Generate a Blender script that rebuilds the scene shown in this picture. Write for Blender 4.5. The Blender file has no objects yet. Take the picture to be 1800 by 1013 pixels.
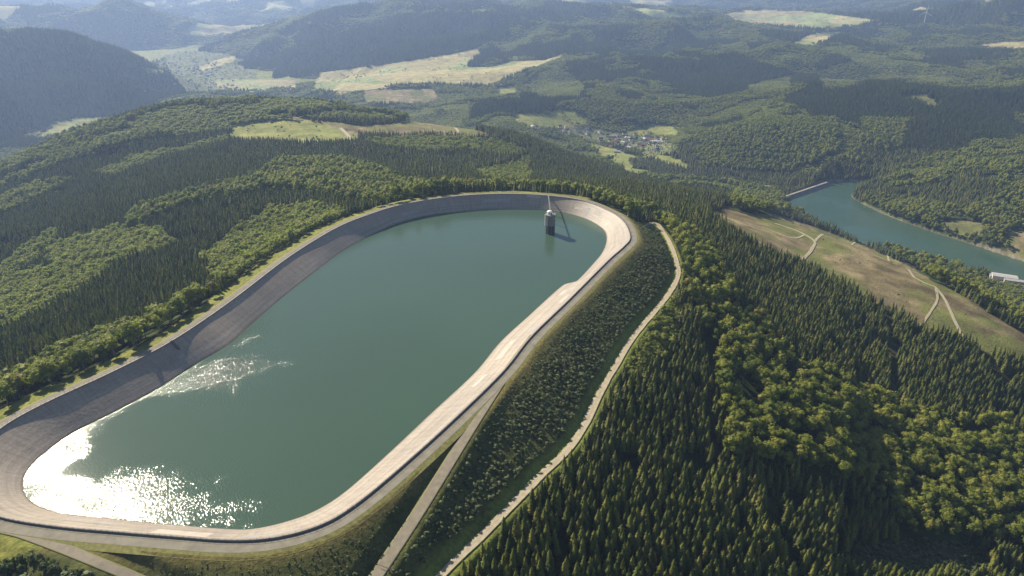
import bpy, bmesh, math, random
import numpy as np
from mathutils import Vector, Matrix

random.seed(7)
rng = np.random.default_rng(11)
S = bpy.context.scene
COL = S.collection

# ------------------------------------------------------------------ camera
CAM_Z = 218.0
PITCH = math.radians(24.86)
cam = bpy.data.cameras.new('camera')
cam.sensor_width = 36.0
cam.lens = 24.0
cam.clip_start = 1.0
cam.clip_end = 60000.0
cam_o = bpy.data.objects.new('camera', cam)
COL.objects.link(cam_o)
cam_o.location = (0, 0, CAM_Z)
cam_o.rotation_euler = (math.radians(90) - PITCH, 0, 0)
S.camera = cam_o

# ------------------------------------------------------------------ sky and sun
SUN_EL = math.radians(35.5)
SUN_AZ = math.radians(-43.0)          # measured from +Y towards +X
w = bpy.data.worlds.new('World')
S.world = w
w.use_nodes = True
nt = w.node_tree
sky = nt.nodes.new('ShaderNodeTexSky')
sky.sky_type = 'NISHITA'
sky.sun_disc = False
sky.sun_elevation = SUN_EL
sky.sun_rotation = SUN_AZ
sky.altitude = 500
sky.air_density = 1.0
sky.dust_density = 0.8
bg = nt.nodes['Background']
bg.inputs['Strength'].default_value = 0.06
nt.links.new(sky.outputs[0], bg.inputs['Color'])
sl = bpy.data.lights.new('sun', 'SUN')
sl.energy = 5.0
sl.angle = math.radians(0.5)
sl.color = (1.0, 0.88, 0.69)
sun = bpy.data.objects.new('sun', sl)
COL.objects.link(sun)
sdir = Vector((math.sin(SUN_AZ) * math.cos(SUN_EL), math.cos(SUN_AZ) * math.cos(SUN_EL), math.sin(SUN_EL)))
sun.rotation_euler = sdir.to_track_quat('Z', 'Y').to_euler()
sun.location = (-400, 500, 600)
S.view_settings.view_transform = 'Standard'
S.view_settings.look = 'None'
S.view_settings.gamma = 1.0
S.view_settings.exposure = 0.88
S.cycles.max_bounces = 5
S.cycles.diffuse_bounces = 2
S.cycles.glossy_bounces = 2
S.cycles.transmission_bounces = 2
S.cycles.volume_bounces = 0
S.cycles.sample_clamp_indirect = 4.0
S.cycles.use_denoising = True

# ------------------------------------------------------------------ helpers: camera maths
CT, ST = math.cos(PITCH), math.sin(PITCH)
F = 1200.0


def to_px(X, Y, Z):
    dep = Y * CT + (CAM_Z - Z) * ST
    dep = np.where(dep > 1, dep, 1)
    dn = (CAM_Z - Z) * CT - Y * ST
    return 900 + F * X / dep, 506.5 + F * dn / dep, dep


def ray_xy(px, py, z):
    """world X, Y of the point on level z seen at a place of the photograph"""
    dx, dy = (px - 900) / F, (py - 506.5) / F
    den = ST + dy * CT
    h = CAM_Z - z
    return h * dx / den, h * (CT - dy * ST) / den


# ------------------------------------------------------------------ helpers: noise
def _h(ix, iy, s):
    n = (ix.astype(np.int64) * 374761393 + iy.astype(np.int64) * 668265263 + s * 974711) & 0x7fffffff
    n = ((n ^ (n >> 13)) * 1274126177) & 0x7fffffff
    return ((n ^ (n >> 16)) & 0xffff) / 65535.0


def vnoise(x, y, s=0):
    ix, iy = np.floor(x), np.floor(y)
    fx, fy = x - ix, y - iy
    fx = fx * fx * fx * (fx * (fx * 6 - 15) + 10)
    fy = fy * fy * fy * (fy * (fy * 6 - 15) + 10)
    a, b = _h(ix, iy, s), _h(ix + 1, iy, s)
    c, d = _h(ix, iy + 1, s), _h(ix + 1, iy + 1, s)
    return (a + (b - a) * fx) * (1 - fy) + (c + (d - c) * fx) * fy


def fbm(x, y, s=0, o=4):
    t, a, n = 0.0, 0.5, 0.0
    for k in range(o):
        t = t + a * vnoise(x, y, s + k * 17)
        n += a
        a *= 0.5
        x, y = x * 2.03 + 11.3, y * 2.03 - 5.7
    return t / n


def ss(x, a, b):
    t = np.clip((x - a) / (b - a), 0, 1)
    return t * t * (3 - 2 * t)


def resample(P, n, closed=True):
    """Catmull-Rom curve through P, n points evenly spaced"""
    P = np.asarray(P, float)
    m = len(P)
    out = []
    segs = m if closed else m - 1
    for i in range(segs):
        if closed:
            p0, p1, p2, p3 = P[(i - 1) % m], P[i], P[(i + 1) % m], P[(i + 2) % m]
        else:
            p0, p1, p2, p3 = P[max(i - 1, 0)], P[i], P[i + 1], P[min(i + 2, m - 1)]
        t = np.linspace(0, 1, 16, endpoint=False)[:, None]
        out.append(0.5 * (2 * p1 + (p2 - p0) * t + (2 * p0 - 5 * p1 + 4 * p2 - p3) * t ** 2 + (3 * p1 - p0 - 3 * p2 + p3) * t ** 3))
    C = np.vstack(out)
    C = np.vstack([C, C[:1] if closed else P[-1:]])
    L = np.concatenate([[0], np.cumsum(np.linalg.norm(np.diff(C, axis=0), axis=1))])
    q = np.linspace(0, L[-1], n + 1)[:-1] if closed else np.linspace(0, L[-1], n)
    return np.stack([np.interp(q, L, C[:, k]) for k in range(P.shape[1])], 1)


def in_poly(x, y, poly):
    poly = np.asarray(poly, float)
    r = np.zeros(x.shape, bool)
    x0, y0 = poly.min(0)
    x1, y1 = poly.max(0)
    m = (x >= x0) & (x <= x1) & (y >= y0) & (y <= y1)
    if not m.any():
        return r
    xs, ys = x[m], y[m]
    c = np.zeros(xs.shape, bool)
    j = len(poly) - 1
    for i in range(len(poly)):
        xi, yi = poly[i]
        xj, yj = poly[j]
        if yi != yj:
            c ^= ((yi > ys) != (yj > ys)) & (xs < (xj - xi) * (ys - yi) / (yj - yi) + xi)
        j = i
    r[m] = c
    return r


# ------------------------------------------------------------------ helpers: scene objects
def tag(o, label=None, cat=None, group=None, kind=None):
    for k, v in (('label', label), ('category', cat), ('group', group), ('kind', kind)):
        if v:
            o[k] = v
    return o


def mesh_np(name, V, Fc, mats=(), smooth=False, midx=None):
    me = bpy.data.meshes.new(name)
    V = np.asarray(V, np.float32)
    if isinstance(Fc, np.ndarray):
        k = Fc.shape[1]
        me.vertices.add(len(V))
        me.vertices.foreach_set('co', V.ravel())
        me.loops.add(Fc.size)
        me.loops.foreach_set('vertex_index', Fc.ravel().astype(np.int32))
        me.polygons.add(len(Fc))
        me.polygons.foreach_set('loop_start', np.arange(0, Fc.size, k, dtype=np.int32))
        me.polygons.foreach_set('loop_total', np.full(len(Fc), k, np.int32))
        me.update(calc_edges=True)
    else:
        me.from_pydata([tuple(map(float, v)) for v in V], [], Fc)
    for m in mats:
        me.materials.append(m)
    if midx is not None:
        me.polygons.foreach_set('material_index', np.asarray(midx, np.int32))
    if smooth:
        me.polygons.foreach_set('use_smooth', np.ones(len(me.polygons), bool))
    me.update()
    return me


def obj(name, me, parent=None, loc=None):
    o = bpy.data.objects.new(name, me)
    COL.objects.link(o)
    if parent:
        o.parent = parent
    if loc is not None:
        o.location = loc
    return o


def empty(name, loc, rz=0.0, label=None, cat=None, group=None):
    o = bpy.data.objects.new(name, None)
    COL.objects.link(o)
    o.location = loc
    o.rotation_euler = (0, 0, rz)
    o.empty_display_size = 0.5
    return tag(o, label, cat, group)


class MB:
    """collects simple shapes into one mesh"""

    def __init__(s):
        s.v, s.f = [], []

    def add(s, V, Fc):
        n = len(s.v)
        s.v += [tuple(v) for v in V]
        s.f += [tuple(i + n for i in f) for f in Fc]
        return s

    def box(s, x0, y0, z0, x1, y1, z1):
        return s.add([(x0, y0, z0), (x1, y0, z0), (x1, y1, z0), (x0, y1, z0), (x0, y0, z1), (x1, y0, z1), (x1, y1, z1), (x0, y1, z1)],
                     [(3, 2, 1, 0), (4, 5, 6, 7), (0, 1, 5, 4), (1, 2, 6, 5), (2, 3, 7, 6), (3, 0, 4, 7)])

    def tube(s, a, b, r0, r1=None, n=8, cap=True):
        a, b = Vector(a), Vector(b)
        r1 = r0 if r1 is None else r1
        d = (b - a).normalized()
        u = d.orthogonal().normalized()
        v = d.cross(u)
        V = [a + (u * math.cos(2 * math.pi * i / n) + v * math.sin(2 * math.pi * i / n)) * r0 for i in range(n)]
        V += [b + (u * math.cos(2 * math.pi * i / n) + v * math.sin(2 * math.pi * i / n)) * r1 for i in range(n)]
        Fc = [(i, (i + 1) % n, n + (i + 1) % n, n + i) for i in range(n)]
        if cap:
            Fc += [tuple(reversed(range(n))), tuple(range(n, 2 * n))]
        return s.add(V, Fc)

    def prism(s, pts, z0, z1):
        n = len(pts)
        return s.add([(x, y, z0) for x, y in pts] + [(x, y, z1) for x, y in pts],
                     [tuple(reversed(range(n))), tuple(range(n, 2 * n))] + [(i, (i + 1) % n, n + (i + 1) % n, n + i) for i in range(n)])

    def build(s, name, mat, parent=None, loc=None, smooth=False):
        me = mesh_np(name, s.v, s.f, [mat], smooth)
        return obj(name, me, parent, loc)


# ------------------------------------------------------------------ materials
def mat(name, col, rough=0.8, spec=0.3):
    m = bpy.data.materials.new(name)
    m.use_nodes = True
    b = m.node_tree.nodes['Principled BSDF']
    b.inputs['Base Color'].default_value = (*col, 1)
    b.inputs['Roughness'].default_value = rough
    b.inputs['Specular IOR Level'].default_value = spec
    return m


def nodes(m):
    return m.node_tree.nodes, m.node_tree.links, m.node_tree.nodes['Principled BSDF']


def tex_noise(m, scale, detail=6, rough=0.6, coord='Object', vec_scale=None):
    N, L, b = nodes(m)
    tc = N.new('ShaderNodeTexCoord')
    n = N.new('ShaderNodeTexNoise')
    n.inputs['Scale'].default_value = scale
    n.inputs['Detail'].default_value = detail
    n.inputs['Roughness'].default_value = rough
    src = tc.outputs[coord]
    if vec_scale:
        mp = N.new('ShaderNodeMapping')
        mp.inputs['Scale'].default_value = vec_scale
        L.new(src, mp.inputs[0])
        src = mp.outputs[0]
    L.new(src, n.inputs['Vector'])
    return n


def ramp(m, src, stops):
    N, L, b = nodes(m)
    r = N.new('ShaderNodeValToRGB')
    e = r.color_ramp.elements
    while len(e) < len(stops):
        e.new(0.5)
    for k, (p, c) in enumerate(stops):
        e[k].position = p
        e[k].color = (*c, 1) if len(c) == 3 else c
    L.new(src, r.inputs[0])
    return r


def mixc(m, a, b_, fac, mode='MIX'):
    N, L, b = nodes(m)
    x = N.new('ShaderNodeMix')
    x.data_type = 'RGBA'
    x.blend_type = mode
    for s, i in ((fac, 0), (a, 6), (b_, 7)):
        if isinstance(s, (int, float)):
            x.inputs[i].default_value = s
        elif isinstance(s, tuple):
            x.inputs[i].default_value = (*s, 1)
        else:
            L.new(s, x.inputs[i])
    return x.outputs[2]


def noisy(name, c0, c1, scale, rough=0.9, spec=0.2, bump=0.0, bscale=None, detail=6, coord='Object'):
    m = mat(name, c0, rough, spec)
    N, L, b = nodes(m)
    n = tex_noise(m, scale, detail, coord=coord)
    r = ramp(m, n.outputs[0], [(0.3, c0), (0.7, c1)])
    L.new(r.outputs[0], b.inputs['Base Color'])
    if bump:
        n2 = tex_noise(m, bscale or scale * 4, 4, coord=coord)
        bp = N.new('ShaderNodeBump')
        bp.inputs['Strength'].default_value = 1.0
        bp.inputs['Distance'].default_value = bump
        L.new(n2.outputs[0], bp.inputs['Height'])
        L.new(bp.outputs[0], b.inputs['Normal'])
    return m


def foliage(name, stops, transl=0.3, vary=0.25):
    """leaf or needle material; colour varies from tree to tree, and slightly within one crown"""
    m = bpy.data.materials.new(name)
    m.use_nodes = True
    N, L = m.node_tree.nodes, m.node_tree.links
    b = N['Principled BSDF']
    b.inputs['Roughness'].default_value = 0.65
    b.inputs['Specular IOR Level'].default_value = 0.25
    oi = N.new('ShaderNodeObjectInfo')
    r = ramp(m, oi.outputs['Random'], stops)
    ge = N.new('ShaderNodeNewGeometry')
    n = tex_noise(m, 0.9, 3)
    mr = N.new('ShaderNodeMapRange')
    mr.inputs[3].default_value = 1 - vary
    mr.inputs[4].default_value = 1 + vary
    L.new(n.outputs[0], mr.inputs[0])
    mr.inputs[1].default_value = 0.25
    mr.inputs[2].default_value = 0.75
    vm = N.new('ShaderNodeVectorMath')
    vm.operation = 'SCALE'
    L.new(r.outputs[0], vm.inputs[0])
    L.new(mr.outputs[0], vm.inputs['Scale'])
    L.new(vm.outputs[0], b.inputs['Base Color'])
    tr = N.new('ShaderNodeBsdfTranslucent')
    v2 = N.new('ShaderNodeVectorMath')
    v2.operation = 'MULTIPLY'
    v2.inputs[1].default_value = (1.1, 1.35, 0.5)
    L.new(vm.outputs[0], v2.inputs[0])
    L.new(v2.outputs[0], tr.inputs[0])
    mx = N.new('ShaderNodeMixShader')
    mx.inputs[0].default_value = transl
    L.new(b.outputs[0], mx.inputs[1])
    L.new(tr.outputs[0], mx.inputs[2])
    L.new(mx.outputs[0], N['Material Output'].inputs[0])
    return m


M = {}
M['bark'] = noisy('bark', (0.07, 0.05, 0.035), (0.14, 0.10, 0.07), 1.5)
M['bark_pale'] = noisy('bark_pale', (0.13, 0.11, 0.09), (0.25, 0.23, 0.2), 1.5)
M['spruce'] = foliage('spruce_needles', [(0.0, (0.046, 0.064, 0.012)), (0.35, (0.090, 0.115, 0.018)), (0.75, (0.145, 0.165, 0.026)), (1.0, (0.20, 0.185, 0.038))], 0.32, 0.4)
M['spruce_far'] = foliage('spruce_needles_deep', [(0.0, (0.036, 0.056, 0.014)), (0.5, (0.062, 0.088, 0.018)), (1.0, (0.10, 0.12, 0.026))], 0.25, 0.4)
M['spruce_light'] = foliage('young_spruce_needles', [(0.0, (0.09, 0.14, 0.026)), (0.6, (0.13, 0.18, 0.035)), (1.0, (0.16, 0.19, 0.045))], 0.32)
M['leaf'] = foliage('leaves', [(0.0, (0.115, 0.145, 0.022)), (0.4, (0.195, 0.215, 0.032)), (0.85, (0.255, 0.260, 0.045)), (0.985, (0.24, 0.23, 0.05)), (1.0, (0.26, 0.19, 0.055))], 0.45, 0.35)
M['leaf_light'] = foliage('young_leaves', [(0.0, (0.18, 0.20, 0.04)), (0.5, (0.25, 0.27, 0.06)), (1.0, (0.28, 0.28, 0.08))], 0.45, 0.45)
M['shrub'] = foliage('shrub_leaves', [(0.0, (0.045, 0.070, 0.020)), (0.5, (0.10, 0.13, 0.045)), (1.0, (0.19, 0.21, 0.10))], 0.25, 0.35)
M['white'] = mat('white_paint', (0.8, 0.8, 0.78), 0.5)

# ------------------------------------------------------------------ upper reservoir outlines
WATER_Z = -12.5
WALL_PX = [(1108, 417), (1097, 390), (1070, 370), (1019, 351), (940, 342), (860, 341), (780, 347), (700, 361), (640, 380), (600, 396),
           (560, 418), (500, 457), (400, 533), (300, 600), (200, 652), (100, 698), (40, 728), (0, 753), (-50, 795), (-62, 835), (-50, 880), (0, 908), (100, 925),
           (200, 934), (300, 942), (400, 949), (480, 945), (560, 924), (620, 890), (700, 825), (800, 735), (885, 652), (935, 590), (1003, 524), (1070, 457), (1097, 433)]
LINE_PX = [(1066, 425), (1064, 408), (1050, 395), (1025, 383), (990, 374), (940, 369), (870, 369), (800, 374), (750, 380), (700, 393), (650, 415), (600, 443),
           (560, 473), (500, 520), (440, 572), (400, 607), (340, 643), (280, 682), (200, 725), (130, 760), (80, 795), (50, 825), (40, 850), (48, 875),
           (75, 893), (120, 904), (200, 912), (300, 922), (400, 930), (450, 929), (510, 915), (560, 895), (610, 862), (680, 800), (760, 725), (835, 655),
           (880, 601), (930, 555), (985, 505), (1000, 498), (1014, 494), (1040, 467), (1058, 445)]
NW = 520
WALL = resample([ray_xy(x, y, 0.8) for x, y in WALL_PX], NW)
WLINE = resample([ray_xy(x, y, WATER_Z) for x, y in LINE_PX], 1600)
for _ in range(3):
    WALL = (np.roll(WALL, 1, 0) + 2 * WALL + np.roll(WALL, -1, 0)) / 4
_t = np.roll(WALL, -1, 0) - np.roll(WALL, 1, 0)
_t /= np.linalg.norm(_t, axis=1)[:, None]
NOUT = np.stack([_t[:, 1], -_t[:, 0]], 1)
if np.sum(NOUT * (WALL - WALL.mean(0))) < 0:
    NOUT = -NOUT


def offset(d):
    return WALL + NOUT * d


def wall_dist(X, Y):
    """signed distance from the parapet line, positive outside, and index of the nearest point"""
    sh = X.shape
    X, Y = X.ravel(), Y.ravel()
    d = np.full(X.shape, 9999.0)
    idx = np.zeros(X.shape, int)
    near = (X > WALL[:, 0].min() - 260) & (X < WALL[:, 0].max() + 260) & (Y > WALL[:, 1].min() - 260) & (Y < WALL[:, 1].max() + 260)
    q = np.where(near)[0]
    for k in range(0, len(q), 20000):
        s = q[k:k + 20000]
        D = (X[s, None] - WALL[None, :, 0]) ** 2 + (Y[s, None] - WALL[None, :, 1]) ** 2
        j = D.argmin(1)
        dd = np.sqrt(D[np.arange(len(s)), j])
        sg = (X[s] - WALL[j, 0]) * NOUT[j, 0] + (Y[s] - WALL[j, 1]) * NOUT[j, 1]
        d[s] = np.where(sg >= 0, dd, -dd)
        idx[s] = j
    return d.reshape(sh), idx.reshape(sh)


# ------------------------------------------------------------------ terrain height
LAKE_Z = -265.0
CP_PX = [  # place in the photograph, height above the crest road
    # slopes just around the basin
    (1190, 450, -26), (1195, 490, -28), (1130, 560, -30), (1075, 660, -31), (1010, 760, -30), (900, 880, -28), (790, 990, -26), (1120, 385, -22),
    (1250, 385, -48), (1200, 350, -60), (1250, 520, -50), (1300, 700, -72), (1200, 620, -52), (1150, 800, -52), (1000, 1000, -48), (1300, 1000, -84), (1500, 1000, -108),
    (1500, 860, -112), (1650, 900, -132), (1800, 1000, -150), (1800, 860, -150), (1500, 700, -106), (1800, 740, -148), (1650, 780, -130), (1400, 800, -92), (1650, 640, -122), (1400, 600, -84),
    (1240, 372, -78), (1320, 364, -112), (1380, 390, -108), (1430, 445, -98), (1500, 432, -128), (1560, 520, -102), (1640, 492, -128), (1700, 560, -112), (1800, 604, -122), (1800, 590, -134), (1730, 535, -128),
    (700, 1013, -22), (500, 1000, -16), (200, 1010, -18), (0, 1000, -22),
    # left forest
    (300, 560, -22), (150, 640, -24), (0, 700, -26), (200, 500, -50), (60, 520, -75), (0, 560, -82), (0, 420, -120), (120, 400, -95), (250, 400, -72), (480, 390, -38), (400, 430, -48), (350, 330, -68),
    (550, 330, -48), (200, 320, -105), (0, 340, -145), (0, 300, -172), (120, 260, -150), (230, 220, -118), (340, 190, -85), (450, 180, -62), (560, 182, -62), (400, 220, -72), (500, 235, -72), (430, 270, -76),
    (620, 225, -72), (640, 250, -74), (760, 222, -80), (600, 300, -62), (700, 290, -76), (780, 250, -82), (860, 240, -92), (850, 290, -86), (900, 240, -100), (930, 260, -108), (950, 310, -98), (1000, 290, -125), (1070, 325, -128),
    (700, 335, -38), (850, 325, -40), (1000, 332, -44), (1100, 350, -50),
    # valley with the village, and the lower lake
    (1120, 290, -266), (1080, 250, -272), (1000, 240, -270), (1150, 225, -262), (1200, 290, -262), (1060, 265, -270), (1180, 330, -215), (1250, 335, -225), (1290, 345, -235), (1360, 350, -258), (1330, 330, -272), (1380, 335, -274), (1250, 310, -268),
    (960, 215, -235), (900, 205, -205), (1100, 200, -225), (1000, 180, -205), (1180, 200, -232),
    (1450, 318, -250), (1300, 309, -262), (1380, 312, -262),
    # wooded hill over the lake and its neighbours
    (1280, 250, -215), (1400, 250, -205), (1500, 260, -212), (1500, 200, -168), (1350, 200, -176), (1620, 190, -150), (1640, 250, -200), (1560, 290, -240), (1740, 170, -150), (1800, 160, -145), (1800, 230, -200),
    (1640, 330, -225), (1800, 300, -180), (1800, 400, -235), (1700, 380, -235), (1600, 360, -250), (1560, 335, -245),
    (1250, 190, -208), (1200, 160, -200), (1350, 150, -180), (1450, 120, -150), (1600, 120, -140), (1700, 120, -135), (1800, 80, -112), (1750, 90, -118), (1300, 110, -160), (1200, 100, -160), (1500, 80, -120),
    (1420, 70, -110), (1400, 45, -95), (1300, 30, -92), (1540, 40, -98), (1625, 42, -105), (1700, 60, -120), (1800, 50, -120),
    (1720, 12, 10), (1800, 10, 20), (1640, 12, -40), (1560, 22, -120),
    # middle: fields and the hills behind
    (1000, 140, -190), (1100, 130, -180), (1000, 100, -170), (950, 110, -185), (870, 150, -222), (800, 140, -225), (820, 100, -205), (700, 140, -245), (600, 150, -262), (560, 165, -275), (760, 120, -222),
    (700, 185, -255), (800, 190, -240), (620, 205, -270), (950, 150, -210), (1100, 60, -110), (1150, 15, -70), (1000, 55, -120), (1040, 15, -60),
    (620, 120, -245), (480, 118, -300), (700, 60, -140), (560, 60, -160), (450, 85, -240), (850, 60, -130), (850, 12, -40), (700, 12, -40), (600, 30, -75), (500, 50, -170),
    # far left
    (380, 120, -335), (330, 100, -335), (420, 150, -335), (300, 130, -335), (340, 150, -335), (460, 135, -318), (50, 240, -335), (150, 205, -335), (0, 265, -335), (100, 225, -335), (260, 195, -335),
    (30, 52, -30), (0, 48, -25), (120, 85, -95), (200, 118, -150), (260, 150, -225), (310, 165, -305), (0, 150, -200), (100, 160, -240), (180, 180, -315), (0, 200, -322),
    (190, 12, -40), (120, 30, -110), (260, 35, -140), (330, 45, -200), (250, 80, -320), (60, 42, -190), (400, 60, -270), (430, 70, -280),
    (0, 18, -60), (430, 20, -200), (520, 12, -160),
]
CP_XY = [  # azimuth in degrees, distance, height: behind the ridges
    (-36, 2150, -318), (-30, 2250, -325), (-24, 2500, -330), (-15, 2300, -300), (-8, 2150, -270), (-3, 2000, -262), (-42, 1900, -300),
    (-52, 1500, -240), (-52, 800, -150), (-65, 400, -60), (-65, 1500, -260), (-80, 400, -60), (-50, 300, -28), (-38, 3600, -40), (-44, 3300, -20),
    (-38, 4800, -250), (-30, 4600, -335), (55, 400, -140), (55, 800, -190), (65, 1500, -220), (70, 400, -150), (48, 1100, -258),
    (-60, 3500, -100), (60, 3500, -100), (-36, 8000, -220), (-20, 8500, -280), (-22, 7300, -320), (-12, 7600, -150), (0, 7500, -150), (12, 7500, -180), (25, 7000, -150),
    (-36, 12000, -60), (-24, 12500, -30), (-12, 12000, -60), (0, 12000, -40), (12, 12000, -60), (24, 12000, -40), (36, 12000, -30), (50, 12000, -60), (-50, 12000, -60),
    (-40, 26000, -20), (-15, 26000, 0), (15, 26000, 0), (40, 26000, -20), (-70, 26000, -20), (70, 26000, -20), (-70, 8000, -150), (70, 8000, -150),
    (10, 60, -30), (-40, 60, -30), (50, 60, -50), (0, 5, -30), (-75, 60, -40), (75, 60, -80),
    (25, 1680, -262), (28, 1520, -264), (20, 1400, -215), (32, 1180, -262), (27, 1330, -262), (36, 1250, -258),
]
cps = []
for x, y, z in CP_PX:
    X, Y = ray_xy(x, y, z)
    cps.append((math.atan2(X, Y), math.log(math.hypot(X, Y)), z))
for a, r, z in CP_XY:
    cps.append((math.radians(a), math.log(r), z))
cps = np.array(cps)
KA = 1.0


def _tps():
    A = cps[:, :2] * [KA, 1]
    n = len(A)
    D = np.linalg.norm(A[:, None] - A[None], axis=2)
    K = np.where(D > 0, D * D * np.log(D + 1e-12), 0)
    K[np.arange(n), np.arange(n)] += 0.0009
    P = np.hstack([np.ones((n, 1)), A])
    Mx = np.zeros((n + 3, n + 3))
    Mx[:n, :n] = K
    Mx[:n, n:] = P
    Mx[n:, :n] = P.T
    return A, np.linalg.solve(Mx, np.concatenate([cps[:, 2], [0, 0, 0]]))


TA, TW = _tps()


def natural(X, Y):
    sh = np.shape(X)
    X, Y = np.ravel(X).astype(float), np.ravel(Y).astype(float)
    a = np.arctan2(X, Y) * KA
    r = np.hypot(X, Y)
    v = np.log(np.maximum(r, 4))
    out = TW[-3] + TW[-2] * a + TW[-1] * v
    for k in range(0, len(X), 40000):
        s = slice(k, k + 40000)
        D2 = (a[s, None] - TA[None, :, 0]) ** 2 + (v[s, None] - TA[None, :, 1]) ** 2
        out[s] += (0.5 * D2 * np.log(D2 + 1e-12)) @ TW[:-3]
    # folds and gullies, growing with distance
    n1 = fbm(X / 300, Y / 300, 3, 4) - 0.5
    n2 = 0.4 - np.abs(2 * fbm(X / 950, Y / 950, 5, 4) - 1) * 2.2
    n3 = 1 - np.abs(2 * fbm(X / 2600 + 3.3, Y / 2600, 9, 4) - 1) * 2.2
    out += n1 * (5 + 40 * ss(r, 1300, 3000))
    amp = ss(out, -345, -250)
    for fx, fy, fz in ((1440, 68, -105), (1760, 82, -115), (1400, 38, -95), (1150, 20, -80), (700, 135, -240), (850, 122, -218)):
        wx_, wy_ = ray_xy(fx, fy, fz)
        calm = 1 - 0.85 * np.exp(-((X - wx_) ** 2 + (Y - wy_) ** 2) / 620.0 ** 2)
        n2, n3 = n2 * calm, n3 * calm
    out += n2 * 125 * ss(r, 1700, 3800) * amp + n3 * 85 * ss(r, 4500, 9000) * amp
    return np.maximum(out, -338).reshape(sh)


LAKE = [ray_xy(x, y, LAKE_Z) for x, y in
        [(1372, 352), (1400, 340), (1452, 321), (1490, 320), (1528, 324), (1516, 330), (1497, 344), (1520, 360), (1570, 383), (1640, 408), (1700, 427), (1800, 460), (1900, 490), (1980, 540), (1900, 528), (1810, 501), (1760, 488),
         (1728, 481), (1660, 468), (1590, 450), (1500, 421), (1420, 388), (1385, 362)]]
LAKE = resample(LAKE, 200)


def lake_dist(X, Y):
    sh = X.shape
    X, Y = X.ravel(), Y.ravel()
    d = np.full(X.shape, 999.0)
    m = (X > LAKE[:, 0].min() - 150) & (X < LAKE[:, 0].max() + 150) & (Y > LAKE[:, 1].min() - 150) & (Y < LAKE[:, 1].max() + 150)
    q = np.where(m)[0]
    if len(q):
        for k in range(0, len(q), 20000):
            s = q[k:k + 20000]
            D = (X[s, None] - LAKE[None, :, 0]) ** 2 + (Y[s, None] - LAKE[None, :, 1]) ** 2
            dd = np.sqrt(D.min(1))
            ins = in_poly(X[s], Y[s], LAKE)
            d[s] = np.where(ins, -dd, dd)
    return d.reshape(sh)


RAMPS = []


def ground(X, Y, use_ramps=True):
    X, Y = np.asarray(X, float), np.asarray(Y, float)
    z = natural(X, Y)
    d, idx = wall_dist(X, Y)
    capz = -3.5 - 0.10 * np.clip(d - 14, 0, 90)
    z = np.where(d < 150, np.minimum(z, capz + 400 * ss(d, 60, 150)), z)
    gent = WALL[idx, 0] < 40 + (WALL[idx, 1] - 620) * 0.5
    emb = -0.5 - np.where(gent, 0.16 * np.clip(d - 8.5, 0, 13) + 0.5 * np.maximum(d - 21.5, 0), 0.49 * np.maximum(d - 8.5, 0))
    k = 3.0
    hh = np.clip(0.5 + 0.5 * (emb - z) / k, 0, 1)
    z2 = z + (emb - z) * hh + k * hh * (1 - hh) * 0.5
    z = np.where(d < 200, np.minimum(z2, np.where(d < 12, -0.45, 9999)), z)
    z = np.where(d < 3, -0.9, z)
    z = np.where(d < -1.0, np.minimum(-0.9 - (-(d + 1)) * 3.0, -0.9), z)
    z = np.maximum(z, np.where(d < -1, -60, -9999))
    for nQ, Q in enumerate(RAMPS if use_ramps else ()):
        Xf, Yf = X.ravel(), Y.ravel()
        zf = z.ravel().copy()
        df = d.ravel()
        q = np.where((Xf > Q[:, 0].min() - 14) & (Xf < Q[:, 0].max() + 14) & (Yf > Q[:, 1].min() - 14) & (Yf < Q[:, 1].max() + 14) & (df > 0.5))[0]
        for k0 in range(0, len(q), 20000):
            s = q[k0:k0 + 20000]
            D = (Xf[s, None] - Q[None, :, 0]) ** 2 + (Yf[s, None] - Q[None, :, 1]) ** 2
            j = D.argmin(1)
            w_ = 1 - (ss(np.sqrt(D.min(1)), 4.2, 9.5) if nQ < 2 else ss(np.sqrt(D.min(1)), 3.4, 8.5))
            zf[s] = zf[s] * (1 - w_) + (Q[j, 2] - 0.1) * w_
        z = zf.reshape(z.shape)
    ld = lake_dist(X, Y)
    z = np.where(ld < 90, np.minimum(z, LAKE_Z + 1 + np.maximum(ld, 0) * 0.75 + 400 * ss(ld, 40, 90)), z)
    z = np.where(ld < 90, np.maximum(z, LAKE_Z + np.clip(ld, -30, 6) * 0.4), z)
    z = np.where(ld < 0, LAKE_Z - 1 + ld * 0.3, z)
    return z


# roads that leave the crest and run down the embankment; the ground is levelled under them
for _pts in ([(940, 590), (926, 608), (905, 636), (880, 672), (840, 733), (800, 797), (760, 862), (720, 925), (680, 985), (640, 1045), (610, 1090)],
             [(0, 929), (35, 937), (70, 949), (120, 968), (180, 992), (250, 1022), (330, 1060)]):
    _q = []
    for _x, _y in _pts:
        _z = -1.0
        for _ in range(25):
            _w = ray_xy(_x, _y, _z)
            _g = min(float(ground(np.array([_w[0]]), np.array([_w[1]]), False)[0]), 0.0)
            _d = float(wall_dist(np.array([_w[0]]), np.array([_w[1]]))[0][0])
            _g = max(_g, -0.22 - 0.12 * max(0.0, min(_d, 12) - 6.5) - 0.62 * max(0.0, _d - 12))
            _z = 0.5 * _z + 0.5 * max(_g, -14)
        _q.append((*ray_xy(_x, _y, _z), _z))
    _q = resample(_q, 90, closed=False)
    _zz = np.convolve(np.pad(_q[:, 2], 4, mode='edge'), np.ones(9) / 9, 'valid')
    _q[:, 2] = np.minimum.accumulate(_zz)
    _q[:4, 2] = np.minimum(_q[:4, 2], 0.0)
    RAMPS.append(_q)


def gz(x, y):
    return float(ground(np.array([x]), np.array([y]))[0])


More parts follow.
